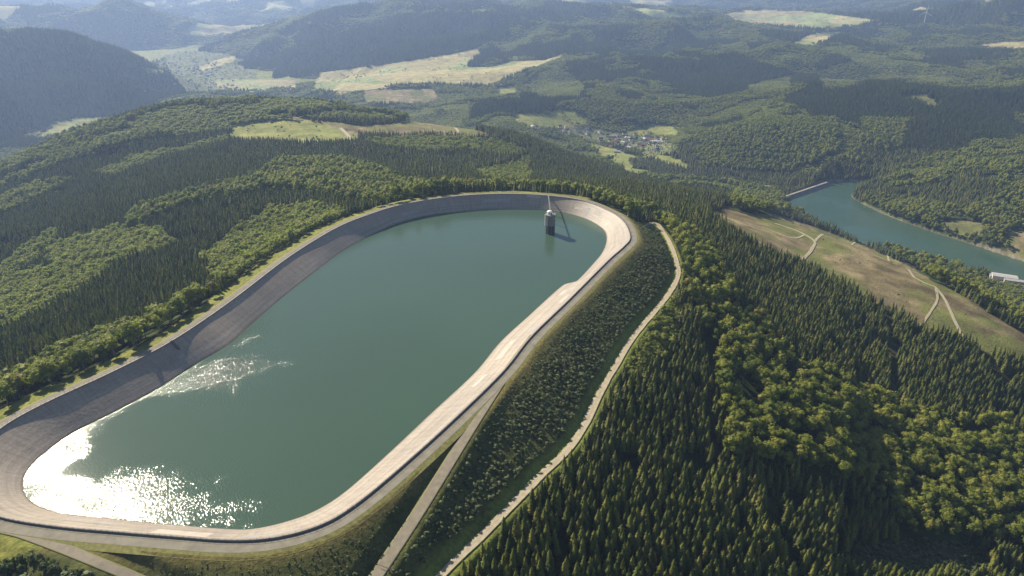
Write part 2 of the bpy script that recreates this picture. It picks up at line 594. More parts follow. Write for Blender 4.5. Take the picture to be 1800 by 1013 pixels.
def ground_at(px, py, off=0.0, r0=150.0, r1=24000.0):
    """first point of the ground met by the line of sight through a place of the photograph"""
    dx, dy = (px - 900) / F, (py - 506.5) / F
    d = np.array([dx, CT - dy * ST, -(ST + dy * CT)])
    hxy = math.hypot(d[0], d[1])
    t = np.exp(np.linspace(math.log(r0), math.log(r1), 1500)) / hxy
    X, Y, Z = d[0] * t, d[1] * t, CAM_Z + d[2] * t
    g = ground(X, Y) + off
    b = np.where(Z < g)[0]
    if len(b) == 0:
        return None
    i = max(b[0], 1)
    f = (Z[i - 1] - g[i - 1]) / ((Z[i - 1] - g[i - 1]) - (Z[i] - g[i]) + 1e-9)
    tt = t[i - 1] + (t[i] - t[i - 1]) * f
    return d[0] * tt, d[1] * tt


TRACK_PX = [(1128, 393), (1150, 399), (1168, 412), (1182, 437), (1190, 462), (1192, 485), (1182, 508), (1160, 538), (1130, 572), (1105, 605), (1085, 640), (1066, 672), (1048, 705), (1028, 748), (1008, 780),
            (985, 806), (955, 832), (920, 868), (885, 904), (850, 940), (815, 972), (780, 1005), (745, 1045), (700, 1110)]
_tp = [ground_at(x, y) for x, y in TRACK_PX]
TRACK = resample(_tp, 160, closed=False)
_q = np.column_stack([TRACK, ground(TRACK[:, 0], TRACK[:, 1])])
_q[:, 2] = np.convolve(np.pad(_q[:, 2], 10, mode='edge'), np.ones(21) / 21, 'valid')
RAMPS.append(_q)


# ------------------------------------------------------------------ land cover
SPRUCE, BROAD, YOUNG, MEADOW, FIELD, CLEAR, VILLAGE, BANK, SHORE, BARE, RIDE = range(11)
# (kind, near limit, far limit, height of what is traced, outline in the photograph)
COVER = [
    # right foreground
    (BROAD, 250, 1100, 14, [(1120, 375), (1170, 372), (1215, 400), (1260, 440), (1290, 500), (1370, 580), (1420, 620), (1480, 660), (1560, 690), (1660, 722), (1810, 735), (1810, 945), (1640, 930),
                            (1570, 915), (1560, 870), (1500, 830), (1440, 800), (1370, 790), (1290, 775), (1275, 700), (1240, 620), (1225, 540), (1200, 500), (1195, 440)]),
    (BANK, 250, 1100, 0, [(1500, 955), (1560, 945), (1640, 950), (1700, 962), (1745, 975), (1740, 1013), (1480, 1013)]),
    (BROAD, 150, 420, 8, [(1745, 960), (1830, 940), (1830, 1040), (1745, 1040)]),
    (YOUNG, 250, 900, 5, [(1090, 600), (1135, 560), (1180, 520), (1205, 545), (1180, 600), (1140, 650), (1110, 660)]),
    (CLEAR, 600, 1500, 0, [(1240, 372), (1290, 362), (1330, 364), (1370, 378), (1395, 388), (1450, 405), (1520, 432), (1600, 468), (1640, 490), (1700, 525), (1760, 562), (1812, 592),
                           (1812, 645), (1740, 622), (1685, 598), (1620, 582), (1560, 548), (1500, 515), (1430, 478), (1370, 452), (1300, 415)]),
    (BROAD, 900, 1700, 8, [(1290, 340), (1340, 335), (1372, 350), (1390, 372), (1340, 368), (1290, 360)]),
    (BROAD, 900, 2300, 12, [(1510, 345), (1560, 340), (1800, 380), (1812, 470), (1690, 432), (1560, 388)]),
    (BROAD, 700, 1500, 0, [(1530, 400), (1640, 450), (1740, 505), (1812, 560), (1812, 586), (1770, 562), (1703, 525), (1636, 490), (1586, 460), (1535, 426)]),
    (RIDE, 250, 1100, 0, [(1552, 540), (1566, 540), (1580, 720), (1560, 720)]),
    (RIDE, 250, 1100, 0, [(1232, 590), (1244, 590), (1266, 800), (1248, 810)]),
    (RIDE, 150, 900, 0, [(985, 905), (994, 900), (1000, 1060), (985, 1060)]),
    (RIDE, 150, 900, 0, [(1345, 870), (1360, 860), (1400, 1010), (1380, 1020)]),
    (RIDE, 250, 1000, 0, [(1660, 760), (1812, 762), (1812, 785), (1680, 778)]),
    # left foreground
    (BROAD, 200, 520, 10, [(-40, 690), (60, 640), (140, 590), (235, 560), (300, 520), (350, 470), (395, 480), (330, 540), (240, 605), (130, 665), (0, 715), (-40, 740)]),
    (YOUNG, 300, 1100, 9, [(355, 440), (400, 405), (470, 360), (540, 352), (598, 362), (600, 385), (560, 405), (480, 440), (430, 480), (372, 490)]),
    (YOUNG, 300, 1300, 9, [(80, 420), (140, 408), (200, 395), (260, 390), (312, 418), (260, 440), (200, 460), (150, 495), (90, 470)]),
    (YOUNG, 300, 1300, 9, [(-10, 470), (50, 420), (95, 392), (100, 410), (60, 450), (10, 480)]),
    (YOUNG, 250, 1000, 6, [(-20, 500), (70, 465), (155, 500), (100, 530), (40, 560), (-20, 585)]),
    (BROAD, 400, 1600, 14, [(220, 375), (300, 340), (400, 320), (500, 275), (640, 280), (745, 325), (640, 345), (560, 330), (470, 325), (330, 352), (230, 390)]),
    (YOUNG, 600, 1900, 9, [(160, 240), (250, 215), (340, 205), (335, 216), (250, 234), (175, 252)]),
    (BROAD, 600, 1700, 14, [(0, 350), (60, 320), (130, 308), (60, 345), (0, 372)]),
    (YOUNG, 600, 1700, 9, [(165, 300), (230, 272), (330, 250), (400, 235), (400, 244), (300, 268), (200, 306)]),
    (MEADOW, 900, 2000, 0, [(403, 222), (470, 212), (540, 212), (600, 222), (640, 228), (625, 250), (560, 256), (500, 251), (450, 250), (405, 246)]),
    (CLEAR, 900, 2000, 0, [(440, 205), (520, 205), (640, 222), (720, 213), (800, 220), (850, 232), (872, 245), (790, 240), (700, 240), (640, 242), (560, 214)]),
    (YOUNG, 900, 1900, 4, [(640, 248), (700, 240), (800, 240), (870, 244), (930, 262), (900, 275), (820, 262), (740, 268), (680, 258)]),
    (YOUNG, 900, 1900, 4, [(830, 300), (900, 285), (930, 270), (945, 290), (930, 320), (860, 318)]),
    (BROAD, 500, 1200, 8, [(660, 352), (740, 332), (860, 326), (980, 328), (1080, 346), (1150, 372), (1060, 366), (980, 345), (860, 340), (740, 346)]),
    # village valley
    (MEADOW, 1500, 2600, 0, [(1010, 245), (1080, 262), (1130, 280), (1125, 268), (1180, 275), (1215, 295), (1160, 298), (1130, 312), (1110, 322), (1090, 300), (1060, 275)]),
    (SPRUCE, 1500, 2600, 8, [(1105, 278), (1150, 275), (1195, 292), (1150, 297), (1115, 290)]),
    (MEADOW, 1700, 3200, 0, [(905, 198), (960, 200), (985, 190), (1030, 205), (1030, 218), (960, 230), (905, 215)]),
    (MEADOW, 1700, 3200, 0, [(1040, 225), (1090, 235), (1140, 218), (1185, 222), (1190, 240), (1140, 240), (1080, 240), (1030, 232)]),
    (VILLAGE, 3500, 7500, 0, [(285, 98), (330, 88), (400, 95), (455, 118), (440, 165), (330, 165), (300, 135)]),
    (VILLAGE, 1600, 3000, 0, [(975, 225), (1015, 222), (1060, 228), (1120, 240), (1170, 245), (1195, 268), (1150, 275), (1090, 262), (1040, 248), (980, 240)]),
    # middle distance fields
    (FIELD, 2500, 6000, 0, [(560, 128), (640, 113), (700, 108), (790, 96), (840, 84), (842, 98), (818, 118), (860, 118), (900, 108), (955, 106), (1000, 94), (985, 102), (900, 135), (865, 152), (810, 152),
                            (760, 150), (700, 152), (640, 160), (600, 166), (550, 160)]),
    (FIELD, 2500, 6500, 0, [(240, 0), (241, 0), (241, 1)]),
    (MEADOW, 2500, 5000, 0, [(1255, 20), (1256, 20), (1256, 21)]),
    (FIELD, 3000, 8000, 0, [(1265, 26), (1310, 18), (1400, 18), (1500, 30), (1545, 36), (1500, 46), (1440, 52), (1380, 48), (1310, 42)]),
    (FIELD, 2500, 7000, 0, [(1385, 82), (1420, 62), (1450, 55), (1500, 58), (1470, 66), (1430, 80)]),
    (FIELD, 2500, 7000, 0, [(1700, 82), (1740, 76), (1812, 72), (1812, 88), (1760, 90)]),
    (FIELD, 3500, 9000, 0, [(1090, 10), (1160, 18), (1215, 28), (1180, 34), (1120, 22)]),
    (FIELD, 2500, 7000, 0, [(380, 140), (520, 140), (520, 158), (440, 162), (380, 156)]),
    (MEADOW, 2500, 7000, 0, [(248, 118), (285, 122), (298, 130), (262, 132)]),
    (FIELD, 2500, 7000, 0, [(345, 120), (380, 106), (415, 98), (412, 108), (375, 118), (352, 126)]),
    (MEADOW, 1800, 3600, 0, [(90, 215), (160, 205), (165, 222), (110, 240), (60, 248)]),
    (CLEAR, 2500, 4500, 0, [(640, 158), (760, 156), (770, 175), (720, 188), (640, 182)]),
    (MEADOW, 2500, 5000, 0, [(870, 155), (905, 152), (910, 166), (880, 168)]),
    (MEADOW, 4000, 8000, 0, [(760, 55), (780, 45), (790, 62), (765, 68)]),
    (MEADOW, 4000, 8000, 0, [(825, 18), (855, 16), (855, 25), (828, 24)]),
    (YOUNG, 2000, 4000, 6, [(940, 130), (985, 118), (1030, 150), (1020, 172), (950, 172), (925, 160)]),
    (YOUNG, 2000, 5000, 6, [(890, 60), (960, 40), (965, 70), (900, 84)]),
    (BROAD, 1500, 2400, 12, [(1260, 222), (1350, 203), (1470, 205), (1480, 260), (1380, 300), (1240, 290), (1215, 270)]),
    (BROAD, 1500, 2400, 12, [(1510, 205), (1600, 205), (1580, 262), (1520, 255)]),
    (SPRUCE, 1500, 2600, 12, [(1480, 180), (1800, 150), (1790, 205), (1660, 270), (1590, 285), (1600, 200), (1490, 200)]),
    (YOUNG, 1800, 3500, 8, [(1310, 150), (1390, 130), (1390, 158), (1330, 168)]),
    (YOUNG, 1800, 4500, 8, [(1430, 125), (1520, 98), (1640, 110), (1600, 135), (1450, 158)]),
    (CLEAR, 1800, 3500, 0, [(1570, 172), (1625, 165), (1655, 188), (1640, 192), (1600, 178)]),
    (SPRUCE, 3000, 6500, 10, [(420, 110), (560, 70), (700, 25), (880, 20), (900, 60), (830, 84), (700, 106), (560, 125), (430, 118)]),
    (SPRUCE, 2500, 5000, 10, [(-20, 60), (140, 95), (240, 140), (300, 200), (-20, 205)]),
    (CLEAR, 900, 1600, 0, [(1640, 398), (1680, 380), (1720, 384), (1730, 410), (1690, 418)]),
    (CLEAR, 900, 1600, 0, [(1752, 420), (1775, 405), (1812, 412), (1812, 455), (1775, 446)]),
    (YOUNG, 900, 1400, 0, [(1725, 484), (1812, 484), (1812, 560), (1770, 540), (1730, 512)]),
    (CLEAR, 1100, 1500, 0, [(1735, 478), (1812, 490), (1812, 512), (1770, 500), (1735, 494)]),
    (SPRUCE, 900, 2000, 12, [(935, 230), (990, 250), (1050, 285), (1085, 325), (960, 325), (930, 290)]),
]


def cover(X, Y, Z):
    r = np.hypot(X, Y)
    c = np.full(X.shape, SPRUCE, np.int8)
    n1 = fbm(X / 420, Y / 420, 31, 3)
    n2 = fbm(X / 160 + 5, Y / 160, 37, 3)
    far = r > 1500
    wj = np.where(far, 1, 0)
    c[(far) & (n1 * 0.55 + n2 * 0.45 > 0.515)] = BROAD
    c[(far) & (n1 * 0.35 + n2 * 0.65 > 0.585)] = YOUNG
    # farmland in the wide valleys far away
    n4 = fbm(X / 700 + 9, Y / 700, 41, 2)
    n5 = vnoise(X / 210, Y / 320, 43)
    c[(r > 6500) & (n4 > 0.53) & (n5 > 0.45)] = FIELD
    c[(r > 2300) & (Z < -318) & (n5 > 0.5)] = MEADOW
    jx = (fbm(X / 30, Y / 30, 51, 2) - 0.5) * 22
    jy = (fbm(X / 30 + 7, Y / 30, 57, 2) - 0.5) * 22
    near = r < 1500
    jx, jy = np.where(near, jx * 0.6, jx), np.where(near, jy * 0.6, jy)
    for kind, a, b, off, poly in COVER:
        m = (r > a) & (r < b)
        if not m.any():
            continue
        px, py, _ = to_px(X[m] + jx[m], Y[m] + jy[m], Z[m] + off)
        i = np.where(m)[0] if X.ndim == 1 else None
        ins = in_poly(px, py, poly)
        c[i[ins]] = kind
    d, idx = wall_dist(X, Y)
    wx, wy = WALL[idx, 0], WALL[idx, 1]
    # embankment: planted with young shrubs on the near and right side, a grass margin elsewhere
    mrg = np.where(wx < 40 + (wy - 620) * 0.5, 21, 13)
    c[(d < 200) & (d > -5) & (d < mrg + 3 * jx / 10)] = MEADOW
    tr = TRACK_D(X, Y)
    c[tr] = BANK
    ld = lake_dist(X, Y)
    c[(ld < 6) & ((n2 > 0.47) | (ld < 1))] = SHORE
    return c


# area between the parapet and the track (world outline)
_i0 = int(np.argmin(np.hypot(WALL[:, 0] - TRACK[0, 0], WALL[:, 1] - TRACK[0, 1])))
_end = TRACK[-1]
_i1 = int(np.argmin(np.hypot(WALL[:, 0] + 190, WALL[:, 1] - 225)))


def _wall_between(i0, i1):
    """the way round that passes the right and near side"""
    a = [k % NW for k in range(i0, i0 + NW) if True]
    fw = []
    for k in a:
        fw.append(k)
        if k == i1:
            break
    bw = []
    for k in range(i0, i0 - NW, -1):
        bw.append(k % NW)
        if k % NW == i1:
            break
    pick = fw if WALL[fw].mean(0)[0] > WALL[bw].mean(0)[0] else bw
    return pick


_wb = _wall_between(_i0, _i1)
BANK_POLY = np.vstack([(WALL + NOUT * 6.5)[_wb], [(-330, 120), (0, 90)], TRACK[::-1] ])


def TRACK_D(X, Y):
    return in_poly(X, Y, BANK_POLY)


# ------------------------------------------------------------------ the ground, one sheet
NA, NR = 900, 1010
ang = np.radians(np.linspace(-78, 78, NA))
# more columns inside the field of view
ang = np.radians(np.sort(np.concatenate([np.linspace(-78, -46, 60, endpoint=False), np.linspace(-46, 46, NA - 120), np.linspace(46.5, 78, 60)])))
rad = np.concatenate([[2, 40, 80, 120], np.exp(np.linspace(math.log(150), math.log(26000), NR - 4))])
GR, GA = np.meshgrid(rad, ang, indexing='ij')
GX, GY = GR * np.sin(GA), GR * np.cos(GA)
GZ = ground(GX, GY)
GC = cover(GX.ravel(), GY.ravel(), GZ.ravel()).reshape(GX.shape)

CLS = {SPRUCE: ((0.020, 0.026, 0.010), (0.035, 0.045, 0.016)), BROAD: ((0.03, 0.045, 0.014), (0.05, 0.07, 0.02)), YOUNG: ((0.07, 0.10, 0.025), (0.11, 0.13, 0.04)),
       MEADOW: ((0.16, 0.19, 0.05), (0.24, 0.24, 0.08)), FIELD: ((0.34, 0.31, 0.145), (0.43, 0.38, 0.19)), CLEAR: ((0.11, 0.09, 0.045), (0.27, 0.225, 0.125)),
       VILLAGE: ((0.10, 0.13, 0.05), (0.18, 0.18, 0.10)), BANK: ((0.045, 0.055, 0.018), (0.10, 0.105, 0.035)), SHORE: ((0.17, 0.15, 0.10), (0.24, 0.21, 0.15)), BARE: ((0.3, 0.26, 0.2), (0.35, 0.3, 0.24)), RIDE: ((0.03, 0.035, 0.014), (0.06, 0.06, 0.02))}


def ground_mesh():
    n0, n1 = GX.shape
    V = np.stack([GX, GY, GZ], 2).reshape(-1, 3)
    i = np.arange(n0 * n1).reshape(n0, n1)
    q = np.stack([i[:-1, :-1], i[:-1, 1:], i[1:, 1:], i[1:, :-1]], 2).reshape(-1, 4)[:, ::-1].copy()
    m = bpy.data.materials.new('ground')
    m.use_nodes = True
    me = mesh_np('ground', V, q, [m], smooth=True)
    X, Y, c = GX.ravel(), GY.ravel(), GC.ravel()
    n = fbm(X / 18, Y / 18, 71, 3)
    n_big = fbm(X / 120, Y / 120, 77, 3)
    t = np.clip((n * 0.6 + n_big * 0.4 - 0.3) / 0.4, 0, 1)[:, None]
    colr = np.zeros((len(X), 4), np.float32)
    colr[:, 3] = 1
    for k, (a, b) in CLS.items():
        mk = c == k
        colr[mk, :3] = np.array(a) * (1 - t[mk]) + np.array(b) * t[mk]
    # separate strips of farmland have their own tint
    fm = c == FIELD
    pa = np.floor(X / 260 + fbm(X / 500, Y / 500, 80, 2) * 2) * 7.1 + np.floor(Y / 190 + X / 700) * 3.7
    tint = (np.sin(pa * 12.9898) * 43758.5453) % 1.0
    tt = tint[fm][:, None]
    colr[fm, :3] *= 0.75 + 0.35 * tt
    gm = fm & (tint > 0.7)
    colr[gm, :3] = colr[gm, :3] * np.array([0.62, 0.80, 0.7])
    # straw-coloured and heather patches on the clear-cut, bright grass close to the basin
    cm = c == CLEAR
    pn = fbm(X / 45, Y / 45, 91, 3)
    g = ss(pn, 0.46, 0.62)[:, None]
    colr[cm, :3] = (colr[:, :3] * (1 - g) + np.array([0.14, 0.15, 0.05]) * g)[cm]
    d, idx = wall_dist(X, Y)
    mg = (d > 0) & (d < 22) & (c == MEADOW)
    gg = np.clip(fbm(X / 4, Y / 4, 95, 2), 0, 1)[:, None]
    colr[mg, :3] = (np.array([0.13, 0.155, 0.03]) * (1 - gg) + np.array([0.21, 0.21, 0.06]) * gg)[mg]
    bk = (c == BANK)
    edge = ss(d, 9, 15)[:, None]
    colr[bk, :3] = (colr[:, :3] * edge + np.array([0.15, 0.13, 0.045]) * (1 - edge))[bk]
    td = np.full(X.shape, 99.0)
    s = np.where((d < 140))[0]
    for k in range(0, len(s), 40000):
        ss_ = s[k:k + 40000]
        td[ss_] = np.sqrt(((X[ss_, None] - TRACK[None, :, 0]) ** 2 + (Y[ss_, None] - TRACK[None, :, 1]) ** 2).min(1))
    e2 = (1 - ss(td, 4.5, 9))[:, None]
    colr[:, :3] = colr[:, :3] * (1 - e2) + np.array([0.17, 0.20, 0.045]) * e2
    at = me.color_attributes.new('cover', 'FLOAT_COLOR', 'POINT')
    at.data.foreach_set('color', colr.ravel())
    N, L, b = nodes(m)
    a = N.new('ShaderNodeAttribute')
    a.attribute_name = 'cover'
    n1_ = tex_noise(m, 0.45, 8, 0.65)
    n2_ = tex_noise(m, 0.035, 8, 0.65)
    mr = N.new('ShaderNodeMath')
    mr.operation = 'MULTIPLY'
    L.new(n1_.outputs[0], mr.inputs[0])
    L.new(n2_.outputs[0], mr.inputs[1])
    r = ramp(m, mr.outputs[0], [(0.14, (0.55, 0.55, 0.55)), (0.24, (0.97, 0.97, 0.97)), (0.36, (1.45, 1.4, 1.34))])
    L.new(mixc(m, a.outputs[0], r.outputs[0], 1.0, 'MULTIPLY'), b.inputs['Base Color'])
    b.inputs['Roughness'].default_value = 0.95
    b.inputs['Specular IOR Level'].default_value = 0.1
    bp = N.new('ShaderNodeBump')
    bp.inputs['Distance'].default_value = 1.2
    bp.inputs['Strength'].default_value = 0.8
    L.new(n1_.outputs[0], bp.inputs['Height'])
    L.new(bp.outputs[0], b.inputs['Normal'])
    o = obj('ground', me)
    return tag(o, kind='structure')


ground_mesh()

# ------------------------------------------------------------------ strips draped on the ground
def strip(name, P, width, material, lift=0.3, z_fixed=None, across=9, parent=None, wob=0.0, drop=0.5):
    P = np.asarray(P, float)
    t = np.gradient(P[:, :2], axis=0)
    t /= np.linalg.norm(t, axis=1)[:, None]
    nrm = np.stack([t[:, 1], -t[:, 0]], 1)
    n = len(P)
    wv = width * (1 + wob * (fbm(np.arange(n) / 6.0, np.zeros(n), 5, 2) - 0.5) * 2) if wob else np.full(n, width)
    V = []
    for k in range(across):
        s = k / (across - 1) - 0.5
        q = P[:, :2] + nrm * (s * wv)[:, None]
        z = ground(q[:, 0], q[:, 1]) if z_fixed is None else z_fixed
        V.append(np.column_stack([q, z]))
    V = np.stack(V, 1)
    if z_fixed is None:
        V[:, :, 2] += lift
    # skirts so that the strip has an edge that reaches the ground
    L_, R_ = V[:, :1].copy(), V[:, -1:].copy()
    L_[:, :, 2] -= drop
    R_[:, :, 2] -= drop
    V = np.concatenate([L_, V, R_], 1)
    m = V.shape[1]
    i = np.arange(n * m).reshape(n, m)
    q = np.stack([i[:-1, :-1], i[:-1, 1:], i[1:, 1:], i[1:, :-1]], 2).reshape(-1, 4)
    me = mesh_np(name, V.reshape(-1, 3), q, [material], smooth=False)
    a = me.attributes.new('across', 'FLOAT', 'POINT')
    a.data.foreach_set('value', np.tile(np.concatenate([[1.0], np.abs(np.linspace(-1, 1, across)), [1.0]]), n).astype(np.float32))
    return obj(name, me, parent)


M['gravel'] = noisy('gravel', (0.30, 0.26, 0.185), (0.42, 0.37, 0.275), 0.35, bump=0.05)
M['gravel_dark'] = noisy('worn_asphalt', (0.17, 0.15, 0.115), (0.25, 0.225, 0.175), 0.25, bump=0.03)
M['crest_asphalt'] = noisy('crest_asphalt', (0.16, 0.148, 0.12), (0.235, 0.22, 0.18), 0.2, bump=0.02)
for nm in ('gravel', 'gravel_dark'):
    m = M[nm]
    N, L, b = nodes(m)
    at_ = N.new('ShaderNodeAttribute')
    at_.attribute_name = 'across'
    nn_ = tex_noise(m, 0.25, 5)
    sm = N.new('ShaderNodeMath')
    sm.operation = 'MULTIPLY_ADD'
    L.new(nn_.outputs[0], sm.inputs[0])
    sm.inputs[1].default_value = 0.7
    L.new(at_.outputs['Fac'], sm.inputs[2])
    k_ = 0.22 if nm == 'gravel' else 0.1
    wr_ = ramp(m, sm.outputs[0], [(0.36, (k_, k_, k_)), (0.48, (0, 0, 0)), (0.98, (0, 0, 0)), (1.0, (1, 1, 1))])
    wr_.color_ramp.elements[2].position = 0.93
    sm2 = N.new('ShaderNodeMath')
    sm2.operation = 'MULTIPLY'
    L.new(sm.outputs[0], sm2.inputs[0])
    sm2.inputs[1].default_value = 0.8
    L.new(sm2.outputs[0], wr_.inputs[0])
    old = b.inputs['Base Color'].links[0].from_socket
    L.new(mixc(m, old, (0.15, 0.155, 0.05), wr_.outputs[0]), b.inputs['Base Color'])
tag(strip('gravel_track', RAMPS[2], 4.8, M['gravel'], z_fixed=RAMPS[2][:, 2] + 0.32, wob=0.2, drop=0.45), kind='structure')


def track_px(name, pts, width, mtl, n=60, lift=0.4, wob=0.2):
    P = [ground_at(x, y) for x, y in pts]
    P = [p for p in P if p]
    return tag(strip(name, resample(P, n, closed=False), width, mtl, lift, wob=wob), kind='structure')


for Q in RAMPS[:2]:
    tag(strip('ramp_road', Q, 6.4 if Q is RAMPS[0] else 5.0, M['gravel_dark'], z_fixed=Q[:, 2] + 0.12, drop=1.5), kind='structure')
track_px('clearing_path', [(1362, 393), (1395, 404), (1415, 413), (1432, 425), (1428, 437), (1412, 456), (1395, 480)], 4.2, M['gravel'])
track_px('clearing_path', [(1310, 393), (1345, 402), (1380, 416), (1400, 419), (1415, 413)], 3.2, M['gravel'])
track_px('clearing_path', [(1432, 425), (1500, 428), (1560, 448), (1600, 478), (1638, 500), (1660, 525), (1677, 562), (1700, 610)], 3.6, M['gravel'])
track_px('clearing_path', [(1645, 508), (1648, 525), (1640, 542), (1615, 580)], 2.6, M['gravel'])
track_px('clearing_path', [(1762, 550), (1780, 565), (1800, 580)], 3.5, M['gravel'])
track_px('hill_path', [(598, 225), (610, 236), (614, 244), (604, 254)], 8, M['gravel'])
track_px('hill_path', [(800, 225), (806, 232), (808, 240)], 7, M['gravel'])
track_px('valley_road', [(1340, 360), (1362, 350), (1375, 345)], 6, M['gravel'])
track_px('valley_road', [(1362, 354), (1375, 361), (1382, 370)], 6, M['gravel'])
track_px('country_road', [(870, 152), (930, 126), (985, 98), (1040, 92), (1100, 94), (1160, 88), (1200, 78)], 12, M['gravel'], lift=2)
track_px('country_road', [(560, 165), (640, 160), (700, 153), (760, 150)], 12, M['gravel'], lift=2)

# ------------------------------------------------------------------ the basin: crest road, parapet, lining
def ring(name, d0, z0, d1, z1, material, parent=None, smooth=True, sub=2):
    V = []
    for k in range(sub):
        f = k / (sub - 1)
        q = offset(d0 + (d1 - d0) * f)
        V.append(np.column_stack([q, np.full(NW, z0 + (z1 - z0) * f)]))
    V = np.stack(V, 1)
    i = np.arange(NW * sub).reshape(NW, sub)
    j = np.roll(i, -1, 0)
    q = np.stack([i[:, :-1], i[:, 1:], j[:, 1:], j[:, :-1]], 2).reshape(-1, 4)
    me = mesh_np(name, V.reshape(-1, 3), q, [material], smooth)
    return obj(name, me, parent)


tag(ring('crest_road', 0.3, 0.0, 6.3, 0.0, M['crest_asphalt'], sub=4), kind='structure')
M['verge'] = noisy('grass_verge', (0.13, 0.13, 0.045), (0.26, 0.25, 0.09), 0.5, bump=0.1)
tag(ring('grass_verge', 6.3, -0.02, 9.6, -1.0, M['verge'], sub=3), kind='structure')

basin = empty('ring_dam', (float(WALL[:, 0].mean()), float(WALL[:, 1].mean()), 0), 0,
              'large oval basin lined with pale stained asphalt behind a low concrete parapet', 'reservoir basin')
BO = Vector(basin.location)


def lining_material():
    m = mat('basin_lining', (0.4, 0.36, 0.32), 0.55, 0.35)
    N, L, b = nodes(m)
    at = N.new('ShaderNodeAttribute')
    at.attribute_name = 'down'     # 0 at the parapet, 1 at the usual water line
    uv = N.new('ShaderNodeUVMap')
    uv.uv_map = 'run'
    def nz(sx, sy, detail=6):
        mp = N.new('ShaderNodeMapping')
        mp.inputs['Scale'].default_value = (sx, sy, 1)
        L.new(uv.outputs[0], mp.inputs[0])
        n = N.new('ShaderNodeTexNoise')
        n.inputs['Scale'].default_value = 1
        n.inputs['Detail'].default_value = detail
        n.inputs['Roughness'].default_value = 0.62
        L.new(mp.outputs[0], n.inputs[0])
        return n.outputs[0]
    streak = nz(0.012, 0.35)          # long stains along the bank
    drip = nz(0.35, 0.05)             # stains running down
    fine = nz(0.5, 0.5, 9)
    big = nz(0.01, 0.02, 3)
    base = ramp(m, streak, [(0.30, (0.24, 0.205, 0.17)), (0.5, (0.32, 0.28, 0.235)), (0.72, (0.40, 0.355, 0.305))]).outputs[0]
    # the upper part of the lining is bitumen on the far and left bank, its colour lightened and warmed against the shade there
    fu = N.new('ShaderNodeAttribute')
    fu.attribute_name = 'upper'
    ad = N.new('ShaderNodeMath')
    ad.operation = 'ADD'
    L.new(at.outputs['Fac'], ad.inputs[0])
    sc = N.new('ShaderNodeMath')
    sc.operation = 'MULTIPLY_ADD'
    L.new(streak, sc.inputs[0])
    sc.inputs[1].default_value = 0.5
    sc.inputs[2].default_value = -0.25
    L.new(sc.outputs[0], ad.inputs[1])
    band = ramp(m, ad.outputs[0], [(0.30, (1, 1, 1)), (0.72, (0, 0, 0))]).outputs[0]
    mm = N.new('ShaderNodeMath')
    mm.operation = 'MULTIPLY'
    L.new(band, mm.inputs[0])
    L.new(fu.outputs['Fac'], mm.inputs[1])
    c = mixc(m, base, (0.34, 0.285, 0.23), mm.outputs[0])
    c = mixc(m, c, ramp(m, drip, [(0.3, (0.78, 0.78, 0.78)), (0.6, (1.05, 1.05, 1.05))]).outputs[0], 0.8, 'MULTIPLY')
    c = mixc(m, c, ramp(m, fine, [(0.3, (0.82, 0.82, 0.82)), (0.7, (1.12, 1.12, 1.12))]).outputs[0], 0.9, 'MULTIPLY')
    c = mixc(m, c, ramp(m, big, [(0.35, (0.85, 0.85, 0.86)), (0.65, (1.1, 1.08, 1.05))]).outputs[0], 0.9, 'MULTIPLY')
    sx_ = N.new('ShaderNodeSeparateXYZ')
    L.new(uv.outputs[0], sx_.inputs[0])
    for ch, per, wd0 in ((0, 9.0, 0.035), (1, 5.2, 0.05)):
        dv = N.new('ShaderNodeMath')
        dv.operation = 'DIVIDE'
        L.new(sx_.outputs[ch], dv.inputs[0])
        dv.inputs[1].default_value = per
        fr_ = N.new('ShaderNodeMath')
        fr_.operation = 'FRACT'
        L.new(dv.outputs[0], fr_.inputs[0])
        jn = ramp(m, fr_.outputs[0], [(0.0, (0.80, 0.79, 0.78)), (wd0, (1, 1, 1))])
        jn.color_ramp.interpolation = 'CONSTANT'
        c = mixc(m, c, jn.outputs[0], 0.8, 'MULTIPLY')
    # wet, algae-stained band right at the water
    wet = ramp(m, at.outputs['Fac'], [(0.93, (1, 1, 1)), (0.99, (0.55, 0.52, 0.42))]).outputs[0]
    c = mixc(m, c, wet, 1.0, 'MULTIPLY')
    L.new(c, b.inputs['Base Color'])
    bp = N.new('ShaderNodeBump')
    bp.inputs['Distance'].default_value = 0.15
    L.new(fine, bp.inputs['Height'])
    L.new(bp.outputs[0], b.inputs['Normal'])
    return m


